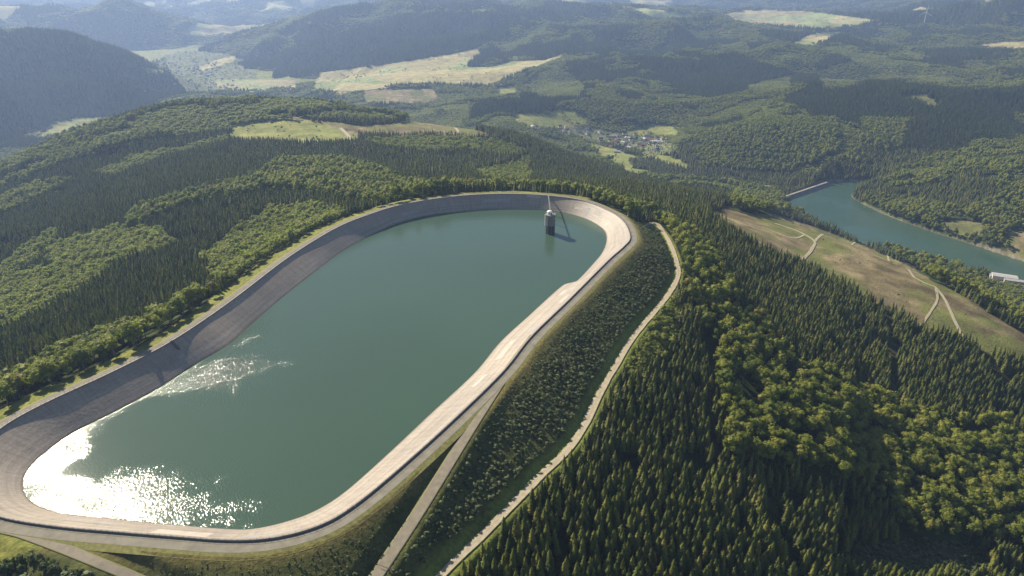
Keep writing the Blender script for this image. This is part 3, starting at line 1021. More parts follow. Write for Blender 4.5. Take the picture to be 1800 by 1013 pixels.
def build_lining():
    top = offset(-0.25)
    # matching point of the water line for every point of the rim
    D = (top[:, None, 0] - WLINE[None, :, 0]) ** 2 + (top[:, None, 1] - WLINE[None, :, 1]) ** 2
    k = np.unwrap(D.argmin(1) * 2 * np.pi / len(WLINE)) * len(WLINE) / (2 * np.pi)
    ker = np.exp(-np.linspace(-2, 2, 13) ** 2)
    ker /= ker.sum()
    dk = k - np.linspace(k[0], k[0] + (k[-1] - k[0]) * NW / (NW - 1), NW, endpoint=False)
    dk = np.convolve(np.concatenate([dk[-6:], dk, dk[:6]]), ker, 'valid')
    k = np.linspace(k[0], k[0] + (k[-1] - k[0]) * NW / (NW - 1), NW, endpoint=False) + dk
    i0 = np.floor(k).astype(int)
    fr = (k - i0)[:, None]
    bot = WLINE[i0 % len(WLINE)] * (1 - fr) + WLINE[(i0 + 1) % len(WLINE)] * fr
    fs = [0, 0.12, 0.125, 0.25, 0.4, 0.55, 0.7, 0.85, 1.0, 1.15, 2.0]
    zt = 0.35
    V, dn = [], []
    for f in fs:
        q = top + (bot - top) * f
        z = zt + (WATER_Z - zt) * f
        V.append(np.column_stack([q, np.full(NW, z)]))
        dn.append(np.full(NW, f))
    V = np.stack(V, 1)
    dn = np.stack(dn, 1)
    m_ = len(fs)
    i = np.arange(NW * m_).reshape(NW, m_)
    j = np.roll(i, -1, 0)
    q = np.stack([i[:, :-1], i[:, 1:], j[:, 1:], j[:, :-1]], 2).reshape(-1, 4)
    V = V.reshape(-1, 3) - np.array(BO)
    mt = lining_material()
    me = mesh_np('lining', V, q, [mt], True)
    a = me.attributes.new('down', 'FLOAT', 'POINT')
    a.data.foreach_set('value', dn.ravel().astype(np.float32))
    # share of the bitumen colour lifted against shade: left and far-left bank
    mid = WALL
    left = ss(-(mid[:, 0] - (-30) - (mid[:, 1] - 400) * 0.42), 10, 110) * ss(mid[:, 1], 235, 330)
    a = me.attributes.new('upper', 'FLOAT', 'POINT')
    a.data.foreach_set('value', np.repeat(left, m_).astype(np.float32))
    run = np.concatenate([[0], np.cumsum(np.linalg.norm(np.diff(WALL, axis=0), axis=1))])
    tot = run[-1] + np.linalg.norm(WALL[0] - WALL[-1])
    lp = np.zeros(len(me.loops), np.int32)
    me.loops.foreach_get('vertex_index', lp)
    u = run[lp // m_]
    # close the seam
    pol = np.repeat(np.arange(len(me.polygons)) // (m_ - 1), 4)
    u = np.where((pol == NW - 1) & (lp // m_ == 0), tot, u)
    v = np.array(fs)[lp % m_] * 26
    uvl = me.uv_layers.new(name='run')
    uvl.data.foreach_set('uv', np.stack([u, v], 1).astype(np.float32).ravel())
    obj('lining', me, basin)
    return top, bot


LTOP, LBOT = build_lining()
# parapet
M['concrete'] = noisy('weathered_concrete', (0.22, 0.20, 0.175), (0.34, 0.31, 0.28), 0.4, bump=0.03)
M['concrete_dark'] = noisy('dark_concrete', (0.10, 0.09, 0.085), (0.17, 0.155, 0.14), 0.5, bump=0.03)


def parapet():
    prof = [(0.28, -0.2), (0.28, 0.65), (0.45, 0.65), (0.45, 0.82), (-0.6, 0.82), (-0.6, 0.65), (-0.28, 0.65), (-0.28, 0.1)]
    n = len(prof)
    V = np.stack([np.column_stack([offset(d), np.full(NW, z)]) for d, z in prof], 1)
    i = np.arange(NW * n).reshape(NW, n)
    j = np.roll(i, -1, 0)
    q = np.stack([i[:, :-1], i[:, 1:], j[:, 1:], j[:, :-1]], 2).reshape(-1, 4)
    V = V.reshape(-1, 3) - np.array(BO)
    me = mesh_np('parapet', V, q, [M['concrete']], False)
    obj('parapet', me, basin)


parapet()

# ------------------------------------------------------------------ water
def water_material(name, deep, mapped):
    m = mat(name, deep, 0.12, 0.5)
    N, L, b = nodes(m)
    b.inputs['IOR'].default_value = 1.33
    ge = N.new('ShaderNodeNewGeometry')

    def nz(scale, detail=4, rough=0.55, rot=0.0, stretch=(1, 1, 1)):
        mp = N.new('ShaderNodeMapping')
        mp.inputs['Scale'].default_value = stretch
        mp.inputs['Rotation'].default_value = (0, 0, rot)
        L.new(ge.outputs['Position'], mp.inputs[0])
        n = N.new('ShaderNodeTexNoise')
        n.inputs['Scale'].default_value = scale
        n.inputs['Detail'].default_value = detail
        n.inputs['Roughness'].default_value = rough
        L.new(mp.outputs[0], n.inputs[0])
        return n.outputs[0]
    if mapped:      # wind-ruffled water against calm slicks
        a = N.new('ShaderNodeAttribute')
        a.attribute_name = 'wind'
        wind = a.outputs['Fac']
    else:
        wind = ramp(m, nz(0.01), [(0.35, (0.2, 0.2, 0.2)), (0.6, (0.6, 0.6, 0.6))]).outputs[0]
    cr = nz(0.004, 3, 0.5)
    L.new(ramp(m, cr, [(0.3, tuple(x * 0.92 for x in deep)), (0.7, tuple(x * 1.1 for x in deep))]).outputs[0], b.inputs['Base Color'])
    waves = nz(1.1, 2, 0.62, 0.3, (1, 0.7, 1))
    bp = N.new('ShaderNodeBump')
    bp.inputs['Distance'].default_value = 1.0
    L.new(wind, bp.inputs['Strength'])
    L.new(waves, bp.inputs['Height'])
    L.new(bp.outputs[0], b.inputs['Normal'])
    mr = N.new('ShaderNodeMapRange')
    L.new(wind, mr.inputs[0])
    mr.inputs[3].default_value = 0.075
    mr.inputs[4].default_value = 0.06
    L.new(mr.outputs[0], b.inputs['Roughness'])
    return m


def flat_water(name, outline, z, material):
    bm = bmesh.new()
    vs = [bm.verts.new((x, y, z)) for x, y in outline]
    bm.faces.new(vs)
    bmesh.ops.triangulate(bm, faces=bm.faces)
    me = bpy.data.meshes.new(name)
    bm.normal_update()
    if sum(f.normal.z for f in bm.faces) < 0:
        bmesh.ops.reverse_faces(bm, faces=bm.faces)
    bm.to_mesh(me)
    bm.free()
    me.materials.append(material)
    return tag(obj(name, me), kind='structure')


# a little wider than the line where it meets the sloping lining
wq = LBOT + (LTOP - LBOT) * 0.03


def reservoir_water():
    st = 1.25
    xs = np.arange(wq[:, 0].min() - 3, wq[:, 0].max() + 3, st)
    ys = np.arange(wq[:, 1].min() - 3, wq[:, 1].max() + 3, st)
    gx, gy = np.meshgrid(xs, ys, indexing='ij')
    ins = in_poly(gx.ravel(), gy.ravel(), LBOT + (LTOP - LBOT) * 0.08).reshape(gx.shape)
    cell = ins[:-1, :-1] | ins[1:, :-1] | ins[:-1, 1:] | ins[1:, 1:]
    i = np.arange(gx.size).reshape(gx.shape)
    q = np.stack([i[:-1, :-1], i[1:, :-1], i[1:, 1:], i[:-1, 1:]], 2)[cell]
    used = np.unique(q)
    mp = np.zeros(gx.size, int)
    mp[used] = np.arange(len(used))
    X, Y = gx.ravel()[used], gy.ravel()[used]
    me = mesh_np('reservoir_water', np.column_stack([X, Y, np.full(len(X), WATER_Z)]), mp[q], [water_material('reservoir_water', (0.046, 0.084, 0.059), True)])
    jx = (fbm(X / 30, Y / 30, 201, 6) - 0.5) * 70
    jy = (fbm(X / 30 + 9, Y / 30, 207, 6) - 0.5) * 70
    wx, wy = X + jx, Y + jy

    # gusts ruffle parts of the water and leave feathered calm slicks between them
    def blob(px, py, a, b_, rot):
        cx, cy = ray_xy(px, py, WATER_Z)
        c_, s_ = math.cos(rot), math.sin(rot)
        u, v = (wx - cx) * c_ + (wy - cy) * s_, -(wx - cx) * s_ + (wy - cy) * c_
        return np.exp(-((u / a) ** 2 + (v / b_) ** 2))
    streak = fbm(X / 34 + Y / 90, Y / 9 - X / 40, 211, 5) - 0.5
    fine = fbm(X / 5, Y / 3.5, 217, 4) - 0.5
    wind = 0.075 + 0.30 * blob(60, 850, 32, 42, 0.3) + 0.08 * blob(190, 905, 50, 12, 0.0) + 0.27 * blob(340, 660, 66, 34, 0.4) + 0.05 * blob(380, 885, 50, 22, 0) + 0.03 * blob(480, 860, 60, 40, 0) + 0.13 * blob(440, 622, 50, 46, 0.6)
    wind -= 0.30 * blob(215, 775, 34, 26, 0.3) + 0.30 * blob(310, 785, 34, 16, 0.1)
    wind = np.clip(wind + streak * 0.55 * np.clip(wind * 2.2, 0.15, 1) + fine * 0.5 * np.clip(wind * 2, 0.06, 1), 0.0, 0.75)
    a = me.attributes.new('wind', 'FLOAT', 'POINT')
    a.data.foreach_set('value', (0.04 + 0.96 * wind).astype(np.float32))
    tag(obj('reservoir_water', me), kind='structure')


reservoir_water()
lk = LAKE.copy()
lc = lk.mean(0)
_t2 = np.roll(lk, -1, 0) - np.roll(lk, 1, 0)
_t2 /= np.linalg.norm(_t2, axis=1)[:, None]
no = np.stack([_t2[:, 1], -_t2[:, 0]], 1)
if np.sum(no * (lk - lc)) < 0:
    no = -no
flat_water('lake_water', lk + no * 2.0, LAKE_Z, water_material('lake_water', (0.034, 0.074, 0.048), False))

# ------------------------------------------------------------------ details of the basin
def lining_at(i, f):
    q = LTOP[i] + (LBOT[i] - LTOP[i]) * f
    return Vector((q[0], q[1], 0.35 + (WATER_Z - 0.35) * f))


def lining_find(px, py):
    fs = np.linspace(0, 1, 41)
    q = LTOP[:, None] + (LBOT - LTOP)[:, None] * fs[None, :, None]
    z = np.broadcast_to(0.35 + (WATER_Z - 0.35) * fs[None], q.shape[:2])
    a, b_, _ = to_px(q[..., 0], q[..., 1], z)
    k = int(np.argmin((a - px) ** 2 + (b_ - py) ** 2))
    return k // 41, fs[k % 41]


M['patch'] = noisy('fresh_lining_patch', (0.36, 0.32, 0.275), (0.47, 0.425, 0.37), 0.3, rough=0.6)
M['patch_grey'] = noisy('grey_lining_patch', (0.28, 0.265, 0.25), (0.36, 0.345, 0.33), 0.3, rough=0.6)


def patch(px, py, along, f0, f1, mt=None, name='repair_patch'):
    i, f = lining_find(px, py)
    V, Fc = [], []
    ks = list(range(i - along, i + along + 1))
    for k in ks:
        k %= NW
        for g in (f0, f1):
            p = lining_at(k, g) - BO
            V.append((p.x, p.y, p.z + 0.07))
    for a in range(len(ks) - 1):
        Fc.append((2 * a, 2 * a + 2, 2 * a + 3, 2 * a + 1))
    obj(name, mesh_np(name, V, Fc, [mt or M['patch']]), basin)


patch(1061, 393, 3, 0.50, 0.86)
patch(1052, 372, 2, 0.22, 0.5, M['patch_grey'])
patch(1032, 372, 1, 0.3, 0.9, M['patch_grey'])
patch(1012, 378, 2, 0.45, 0.62, M['patch'])
patch(330, 935, 5, 0.12, 0.5)
patch(940, 345, 3, 0.02, 0.2, M['patch'])
patch(1050, 505, 7, 0.3, 0.36, M['patch'])
patch(905, 610, 5, 0.45, 0.62, M['patch'])

# resurfaced strips
for (qx, qy, al, f0, f1) in ((975, 530, 3, 0.18, 0.30), (990, 515, 2, 0.5, 0.66), (850, 668, 3, 0.45, 0.58)):
    patch(qx, qy, al, f0, f1, M['patch'])
for (qx, qy, al, f0, f1) in ((945, 575, 2, 0.14, 0.34), (1075, 440, 4, 0.3, 0.44), (1000, 512, 4, 0.38, 0.48), (480, 935, 5, 0.2, 0.3), (150, 920, 5, 0.5, 0.62), (870, 352, 6, 0.3, 0.5), (720, 375, 4, 0.5, 0.7)):
    patch(qx, qy, al, f0, f1, M['patch_grey'])
M['steel'] = mat('dark_steel', (0.05, 0.05, 0.055), 0.45)
M['galv'] = mat('galvanised_steel', (0.42, 0.43, 0.44), 0.4)
# ladder down the left bank with a pale hatch below it
i, f = lining_find(304, 606)
lad = MB()
for s in (-0.6, 0.6):
    tdir = Vector((*_t[i], 0))
    lad.tube(lining_at(i, 0.0) - BO + tdir * s + Vector((0, 0, 1.0)), lining_at(i, 0.36) - BO + tdir * s + Vector((0, 0, 0.6)), 0.22, n=6)
for k in range(9):
    p = lining_at(i, 0.04 * k + 0.02) - BO + Vector((0, 0, 0.7))
    lad.tube(p - tdir * 0.6, p + tdir * 0.6, 0.1, n=5)
lad.build('ladder', M['steel'], basin)
patch(313, 624, 1, 0.5, 0.62, M['patch_grey'], 'hatch_cover')
# railing posts and rail on the parapet
rl = MB()
for k in range(0, NW, 1):
    x, y = offset(0.32)[k] if False else (WALL[k, 0] + NOUT[k, 0] * 0.36, WALL[k, 1] + NOUT[k, 1] * 0.36)
    rl.tube((x - BO.x, y - BO.y, 0.8), (x - BO.x, y - BO.y, 1.65), 0.07, n=4, cap=False)
    k2 = (k + 1) % NW
    x2, y2 = WALL[k2, 0] + NOUT[k2, 0] * 0.36, WALL[k2, 1] + NOUT[k2, 1] * 0.36
    rl.tube((x - BO.x, y - BO.y, 1.62), (x2 - BO.x, y2 - BO.y, 1.62), 0.05, n=4, cap=False)
rl.build('railing', M['steel'], basin)

# ------------------------------------------------------------------ intake tower
TX, TY = ray_xy(967, 410, WATER_Z)
BR = Vector((*ray_xy(964, 344, 0.8), 0.9))
bdir = (BR - Vector((TX, TY, 0))).to_2d().normalized()
tower = empty('intake_tower', (TX, TY, WATER_Z), 0, 'round grey concrete intake tower with a small white domed cabin rising from the water', 'intake tower')
TM = noisy('tower_concrete', (0.13, 0.14, 0.14), (0.22, 0.225, 0.22), 0.35, bump=0.05)
TMW = noisy('tower_wet_concrete', (0.028, 0.038, 0.032), (0.055, 0.065, 0.055), 0.4, bump=0.05)
TT = 18.6
m = MB()
m.tube((0, 0, 8.2), (0, 0, TT), 4.3, 4.3, 16)
m.build('shaft', TM, tower)
m = MB()
m.tube((0, 0, -8), (0, 0, 8.2), 4.34, 4.34, 16)
m.build('wet_shaft', TMW, tower)
m = MB()
for k in range(8):
    a = k * math.pi / 4 + 0.2
    m.tube((4.4 * math.cos(a), 4.4 * math.sin(a), -8), (4.4 * math.cos(a), 4.4 * math.sin(a), TT), 0.22, n=6)
m.build('guide_rib', TM, tower)
m = MB()
m.tube((0, 0, TT), (0, 0, TT + 0.5), 4.9, 4.9, 20)
m.build('platform', M['concrete'], tower)
m = MB()
for k in range(20):
    a, a2 = k * math.pi / 10, (k + 1) * math.pi / 10
    p, q = (4.75 * math.cos(a), 4.75 * math.sin(a)), (4.75 * math.cos(a2), 4.75 * math.sin(a2))
    m.tube((*p, TT + 0.5), (*p, TT + 1.6), 0.06, n=4)
    for z in (1.05, 1.6):
        m.tube((*p, TT + z), (*q, TT + z), 0.05, n=4)
m.build('guard_rail', M['galv'], tower)
m = MB()
m.tube((-0.9, 0.3, TT + 0.5), (-0.9, 0.3, TT + 2.9), 2.5, 2.5, 16)
cab = m.build('cabin', M['white'], tower)
m = MB()
rings = [(2.75, 2.9), (2.6, 3.4), (2.1, 3.9), (1.3, 4.25), (0.4, 4.4)]
for (ra, za), (rb, zb) in zip(rings[:-1], rings[1:]):
    m.tube((-0.9, 0.3, TT + za), (-0.9, 0.3, TT + zb), ra, rb, 16)
m.build('dome', M['white'], cab)
m = MB()
m.box(0.4, -2.55, TT + 0.5, 1.3, -2.1, TT + 2.5)
m.box(-1.6, -2.35, TT + 1.5, -0.4, -2.1, TT + 2.2)
m.build('door', M['steel'], cab)
m = MB()
m.tube((3.0, -1.0, TT + 0.5), (3.0, -1.0, TT + 3.0), 0.18, n=8)
m.tube((3.0, -1.0, TT + 3.0), (1.2, -0.4, TT + 3.3), 0.13, n=8)
m.build('davit', M['steel'], tower)
m = MB()
m.tube((-4.9, 1.2, 7.5), (-4.9, 1.2, TT), 0.5, n=8)  # white upright tube along the left of the upper shaft
m.build('white_upright', M['white'], tower)

# footbridge from the tower to the crest
fb = empty('footbridge', (TX, TY, WATER_Z + TT), 0, 'slender concrete footbridge between the intake tower and the far crest of the basin', 'footbridge')
P0 = Vector((bdir.x * 4.8, bdir.y * 4.8, 0.3))
P1 = BR - Vector((TX, TY, WATER_Z + TT))
sd = Vector((bdir.y, -bdir.x, 0))
V = []
for p in (P0, P1):
    for s, z in ((-0.7, 0), (0.7, 0), (0.5, -0.5), (-0.5, -0.5)):
        V.append(p + sd * s + Vector((0, 0, z)))
obj('deck', mesh_np('deck', V, [(0, 1, 5, 4), (1, 2, 6, 5), (2, 3, 7, 6), (3, 0, 4, 7), (0, 3, 2, 1), (4, 5, 6, 7)], [TM]), fb)
for s in (-0.65, 0.65):
    m = MB()
    for k in range(31):
        p = P0.lerp(P1, k / 30) + sd * s
        m.tube(p, p + Vector((0, 0, 1.1)), 0.05, n=4)
    m.tube(P0 + sd * s + Vector((0, 0, 1.1)), P1 + sd * s + Vector((0, 0, 1.1)), 0.06, n=4)
    m.build('railing', M['steel'], fb)
for t in (0.36, 0.7):
    p = P0.lerp(P1, t)
    m = MB().tube(p + Vector((0, 0, -0.7)), p + Vector((0, 0, -17 + 12 * t)), 0.6, n=10)
    m.build('pier', M['concrete'], fb)

# ------------------------------------------------------------------ small things along the roads
def marker(px, py, z, h=1.6, label='', z_off=0.0):
    x, y = ray_xy(px, py, z)
    m = MB().tube((0, 0, -0.3), (0, 0, h), 0.14, 0.12, n=8).tube((0, 0, h), (0, 0, h + 0.15), 0.2, 0.05, n=8)
    o = m.build('marker_post', M['white'], None, (x, y, z))
    tag(o, label, 'marker post')


marker(624, 891, 0.0, 1.8, 'small white marker post on the outer edge of the crest road at its near bend')
marker(936, 607, 0.0, 1.8, 'small white marker post where the steep ramp road leaves the crest road')
# boom barrier over the ramp road
gq = RAMPS[0]
pxs = [abs(float(to_px(p[0], p[1], p[2])[1]) - 1000) for p in gq]
k = int(np.argmin(pxs))
bx, by, bz = gq[k]
td = (gq[k + 1] - gq[k - 1])[:2]
ba = math.atan2(td[1], td[0]) + math.pi / 2
gate = empty('boom_barrier', (bx - math.cos(ba) * 0.0, by, bz + 0.12), ba, 'dark boom barrier reaching half across the steep ramp road', 'barrier')
MB().tube((3.6, 0, -0.3), (3.6, 0, 1.3), 0.22, n=8).build('post', M['steel'], gate)
MB().tube((5.6, 0, 1.1), (-1.6, 0, 1.1), 0.14, 0.1, n=8).build('boom', M['steel'], gate)
MB().box(5.2, -0.4, 0.7, 6.2, 0.4, 1.5).build('counterweight', M['steel'], gate)

# ------------------------------------------------------------------ dam of the lower lake
A, B = Vector((*ray_xy(1362, 352, LAKE_Z + 6), 0)), Vector((*ray_xy(1456, 320, LAKE_Z + 6), 0))
dd = (B - A).normalized()
dn_ = Vector((-dd.y, dd.x, 0))          # away from the lake
if (Vector((*lc, 0)) - A).dot(dn_) > 0:
    dn_ = -dn_
dam = empty('lower_dam', (A.x, A.y, LAKE_Z), math.atan2(dd.y, dd.x), 'long straight grey dam with a road on top closing the end of the lower lake', 'dam')
LN = (B - A).length
sg = 1 if dn_.cross(dd).z < 0 else -1


def lprism(name, prof, mt, x0=0.0, x1=None, parent=None):
    x1 = LN if x1 is None else x1
    n = len(prof)
    V = [(x0, y * sg, z) for y, z in prof] + [(x1, y * sg, z) for y, z in prof]
    Fc = [(i, (i + 1) % n, n + (i + 1) % n, n + i) for i in range(n)] + [tuple(range(n)), tuple(range(n, 2 * n))]
    me = mesh_np(name, V, Fc, [mt])
    bm = bmesh.new()
    bm.from_mesh(me)
    bmesh.ops.recalc_face_normals(bm, faces=bm.faces)
    bm.to_mesh(me)
    bm.free()
    return obj(name, me, parent or dam)


M['dam_face'] = noisy('dam_face', (0.13, 0.125, 0.115), (0.20, 0.19, 0.175), 0.08)
M['dam_grass'] = noisy('dam_grass', (0.12, 0.13, 0.06), (0.2, 0.2, 0.1), 0.05)
lprism('water_face', [(-4.2, 5.2), (-4.2, 5.9), (-22, -4), (-4, -10)], M['dam_face'])
lprism('grass_face', [(4.2, 5.9), (60, -24), (4, -24)], M['dam_grass'])
lprism('crest_road', [(-4.1, 5.2), (-4.1, 6.3), (4.1, 6.3), (4.1, 5.2)], M['concrete'])
lprism('parapet', [(-4.15, 6.31), (-4.15, 7.6), (-3.7, 7.6), (-3.7, 6.31)], M['concrete_dark'])

# ------------------------------------------------------------------ buildings
WALLS = {'white': mat('white_render', (0.62, 0.60, 0.56), 0.8), 'cream': mat('cream_render', (0.62, 0.55, 0.43), 0.8), 'grey': mat('grey_cladding', (0.4, 0.4, 0.4), 0.7)}
ROOFS = {'slate': noisy('slate_roof', (0.05, 0.052, 0.06), (0.09, 0.09, 0.1), 0.6), 'red': noisy('tile_roof', (0.19, 0.09, 0.06), (0.28, 0.14, 0.09), 0.6), 'pale': noisy('pale_sheet_roof', (0.3, 0.3, 0.3), (0.42, 0.42, 0.41), 0.4)}
GLASS = mat('window_glass', (0.03, 0.035, 0.04), 0.15, 0.5)


def house(L_, W_, H_, pitch, wall, roof, name='house'):
    root = empty(name, (0, 0, 0))
    rh = W_ / 2 * pitch
    x, y = L_ / 2, W_ / 2
    me = mesh_np('walls', [(-x, -y, -4), (x, -y, -4), (x, y, -4), (-x, y, -4), (-x, -y, H_), (x, -y, H_), (x, y, H_), (-x, y, H_), (-x, 0, H_ + rh), (x, 0, H_ + rh)],
                 [(0, 1, 5, 4), (2, 3, 7, 6), (1, 2, 6, 9, 5), (3, 0, 4, 8, 7)], [WALLS[wall]])
    wl = obj('walls', me, root)
    e, t = 0.6, 0.25
    V = []
    for s in (-1, 1):
        V += [(s * (x + e), -y - e, H_ - e * pitch + 0.05), (s * (x + e), 0, H_ + rh + 0.05), (s * (x + e), y + e, H_ - e * pitch + 0.05)]
    V += [(a, b_, c + t) for a, b_, c in V]
    Fc = [(6, 9, 10, 7), (7, 10, 11, 8), (1, 4, 3, 0), (2, 5, 4, 1), (0, 3, 9, 6), (5, 2, 8, 11), (0, 6, 7, 1), (1, 7, 8, 2), (4, 10, 9, 3), (5, 11, 10, 4)]
    rf = obj('roof', mesh_np('roof', V, Fc, [ROOFS[roof]]), root)
    if L_ < 20:
        m = MB().box(x * 0.3, -0.9 - 0.4, H_ + rh * 0.5, x * 0.3 + 0.8, -0.5, H_ + rh + 0.9)
        m.build('chimney', ROOFS['red'], rf)
    return root


def copy_tree(o, parent=None):
    c = o.copy()
    COL.objects.link(c)
    c.parent = parent
    for ch in o.children:
        copy_tree(ch, c)
    return c


PROTO = {}


def put_house(kind, px, py, label, group, cat='house', rz=None, xy=None, level=None):
    spec = {'white': (10.5, 8.5, 5.2, 0.9, 'white', 'slate'), 'timber': (12.5, 9, 5, 0.95, 'white', 'slate'), 'cream': (11, 9, 5.2, 0.8, 'cream', 'red'), 'barn': (17, 10, 5, 0.5, 'grey', 'pale'),
            'hall': (36, 16, 8, 0.15, 'white', 'pale'), 'long': (44, 10, 6, 0.3, 'cream', 'pale')}[kind]
    p = xy or ground_at(px, py)
    if p is None:
        return
    if kind in PROTO:
        o = copy_tree(PROTO[kind])
    else:
        o = PROTO[kind] = house(*spec)
    o.location = (p[0], p[1], gz(p[0], p[1]) + 0.3 if level is None else level)
    o.rotation_euler = (0, 0, rz if rz is not None else random.uniform(0, math.pi))
    tag(o, label, cat, group)
    HOUSES.append(p)


HOUSES = []
rv = random.Random(5)
NAMES = {'white': 'white gabled house with dark slate roof', 'timber': 'broad white farmhouse with dark slate roof', 'cream': 'cream gabled house with reddish tiled roof', 'barn': 'long grey barn with pale sheet roof'}


def cluster(cx, cy, sx, sy, n, where, group, kinds=('white', 'white', 'timber', 'cream', 'barn')):
    k = tries = 0
    got = []
    while k < n and tries < n * 30:
        tries += 1
        px, py = rv.gauss(cx, sx), rv.gauss(cy, sy)
        p = ground_at(px, py)
        if p is None or any((p[0] - q[0]) ** 2 + (p[1] - q[1]) ** 2 < 19 ** 2 for q in got):
            continue
        got.append(p)
        kd = kinds[rv.randrange(len(kinds))]
        put_house(kd, px, py, NAMES[kd] + ' ' + where, group, rz=rv.uniform(0, 3.14), xy=p)
        k += 1


cluster(1098, 248, 17, 6, 36, 'in the main cluster of the valley village', 'houses of the near village')
cluster(1153, 247, 9, 6, 16, 'at the right end of the valley village', 'houses at the village end')
cluster(1000, 228, 22, 3.5, 18, 'in the hamlet left of the village', 'houses of the hamlet')
cluster(1130, 262, 20, 4, 7, 'along the meadow below the village', 'houses along the meadow')
cluster(340, 128, 32, 13, 60, 'in the hazy town of the left valley', 'houses of the far town', ('white', 'white', 'timber', 'barn'))
cluster(395, 155, 26, 4, 16, 'at the near edge of the far town', 'houses at the edge of the far town', ('white', 'white', 'barn'))
put_house('hall', 1153, 252, 'large white flat hall at the right end of the valley village', None, 'hall', 0.4)
put_house('barn', 1457, 53, 'pale barn alone between the straw fields on the plateau', None, 'barn', 0.3)
put_house('long', 1340, 331, 'long low pale building among trees below the lower dam', None, 'building', -0.3)
put_house('white', 1381, 374, 'small white house by the road at the near end of the lower dam', None, 'house', 0.3)
put_house('hall', 1764, 492, 'white hall with pale roof on the near shore of the lower lake', None, 'hall', -0.45, ray_xy(1764, 492, -261), -261.5)
put_house('barn', 1748, 489, 'smaller white-roofed building left of the hall on the lake shore', None, 'building', -0.45, ray_xy(1749, 489, -261), -261.5)
put_house('long', 1790, 499, 'long pale building right of the hall on the lake shore', None, 'building', -0.4, ray_xy(1790, 499, -261), -261.5)
_y = resample([(*ray_xy(1735, 489, -261), -261.3), (*ray_xy(1772, 497, -261), -261.3), (*ray_xy(1815, 509, -261), -261.3)], 24, closed=False)
tag(strip('paved_yard', _y, 26, M['patch'], z_fixed=_y[:, 2], drop=4), kind='structure')

# ------------------------------------------------------------------ wind turbine
wx_, wy_ = ground_at(1624, 42)
wz_ = gz(wx_, wy_)
wd = math.hypot(wx_, wy_)
hub = 15.5 * wd / 1200
bl = 9.5 * wd / 1200
turb = empty('wind_turbine', (wx_, wy_, wz_), math.atan2(-wx_, wy_) + 0.15, 'white three-bladed wind turbine alone on the wooded ridge', 'wind turbine')
WT = mat('turbine_white', (0.85, 0.85, 0.85), 0.4)
MB().tube((0, 0, -2), (0, 0, hub), 0.033 * hub, 0.02 * hub, 16).build('tower', WT, turb)
MB().box(-0.03 * hub, -0.05 * hub, hub - 0.02 * hub, 0.03 * hub, 0.09 * hub, hub + 0.045 * hub).build('nacelle', WT, turb)
hb = MB().tube((0, -0.05 * hub, hub + 0.01 * hub), (0, -0.1 * hub, hub + 0.01 * hub), 0.035 * hub, 0.01 * hub, 12).build('hub', WT, turb)
for k in range(3):
    a = math.radians(4 + 120 * k)
    u = Vector((math.sin(a), 0, math.cos(a)))
    v = Vector((math.cos(a), 0, -math.sin(a)))
    c0 = Vector((0, -0.075 * hub, hub * 1.01))
    V, n_ = [], 7
    for j in range(n_):
        t = j / (n_ - 1)
        w_ = bl * (0.03 + 0.055 * math.sin(min(t * 4, 1.57)) * (1 - t) + 0.012)
        p = c0 + u * bl * t
        th_ = 0.02 * bl * (1 - t) + 0.2
        V += [p - v * w_ * 0.6 + Vector((0, th_ / 2, 0)), p + v * w_, p - v * w_ * 0.6 - Vector((0, th_ / 2, 0))]
    Fc = [(3 * j + q, 3 * j + (q + 1) % 3, 3 * j + 3 + (q + 1) % 3, 3 * j + 3 + q) for j in range(n_ - 1) for q in range(3)] + [(0, 1, 2), (20, 19, 18)]
    obj('blade', mesh_np('blade', V, Fc, [WT]), hb)
# ------------------------------------------------------------------ tree shapes
def spruce_crown(H=20.0, R=2.9, levels=16, nb=8, seed=0, core=True, z0=0.08):
    r = random.Random(seed)
    V, Fc = [], []
    for k in range(levels):
        t = k / (levels - 1)
        z = H * (0.985 - (0.985 - z0) * t ** 1.05)
        rr = R * (0.08 + 0.92 * t ** 0.68) * (1 - 0.12 * max(0, t - 0.85) / 0.15)
        n = max(4, int(nb * (0.55 + 0.45 * t) + 0.5))
        a0 = r.uniform(0, 6.28)
        for i in range(n):
            a = a0 + 6.283 * (i + r.uniform(-0.25, 0.25)) / n
            L_ = rr * r.uniform(0.72, 1.15)
            w_ = L_ * r.uniform(0.26, 0.38) + 0.10
            dr = L_ * r.uniform(0.30, 0.55) + H * 0.008
            ca, sa = math.cos(a), math.sin(a)
            j = len(V)
            zz = z + r.uniform(-0.25, 0.25) * H / levels
            V += [(0, 0, zz + H / levels * 0.75), (ca * L_ * 0.55 - sa * w_, sa * L_ * 0.55 + ca * w_, zz - dr * 0.45), (ca * L_, sa * L_, zz - dr * 0.85), (ca * L_ * 0.55 + sa * w_, sa * L_ * 0.55 - ca * w_, zz - dr * 0.45),
                  (ca * L_ * 0.62, sa * L_ * 0.62, zz - dr * 0.12)]
            Fc += [(j, j + 1, j + 4), (j + 1, j + 2, j + 4), (j + 2, j + 3, j + 4), (j + 3, j, j + 4)]
    if core:
        j = len(V)
        n = 6
        V.append((0, 0, H * 0.97))
        for i in range(n):
            a = 6.283 * i / n
            V.append((math.cos(a) * R * 0.62, math.sin(a) * R * 0.62, H * (z0 + 0.02)))
        Fc += [(j, j + 1 + i, j + 1 + (i + 1) % n) for i in range(n)]
    return V, Fc


_ICO = {}


def ico(sub):
    if sub not in _ICO:
        bm = bmesh.new()
        bmesh.ops.create_icosphere(bm, subdivisions=sub, radius=1)
        bm.verts.ensure_lookup_table()
        _ICO[sub] = ([v.co.copy() for v in bm.verts], [tuple(v.index for v in f.verts) for f in bm.faces])
        bm.free()
    return _ICO[sub]


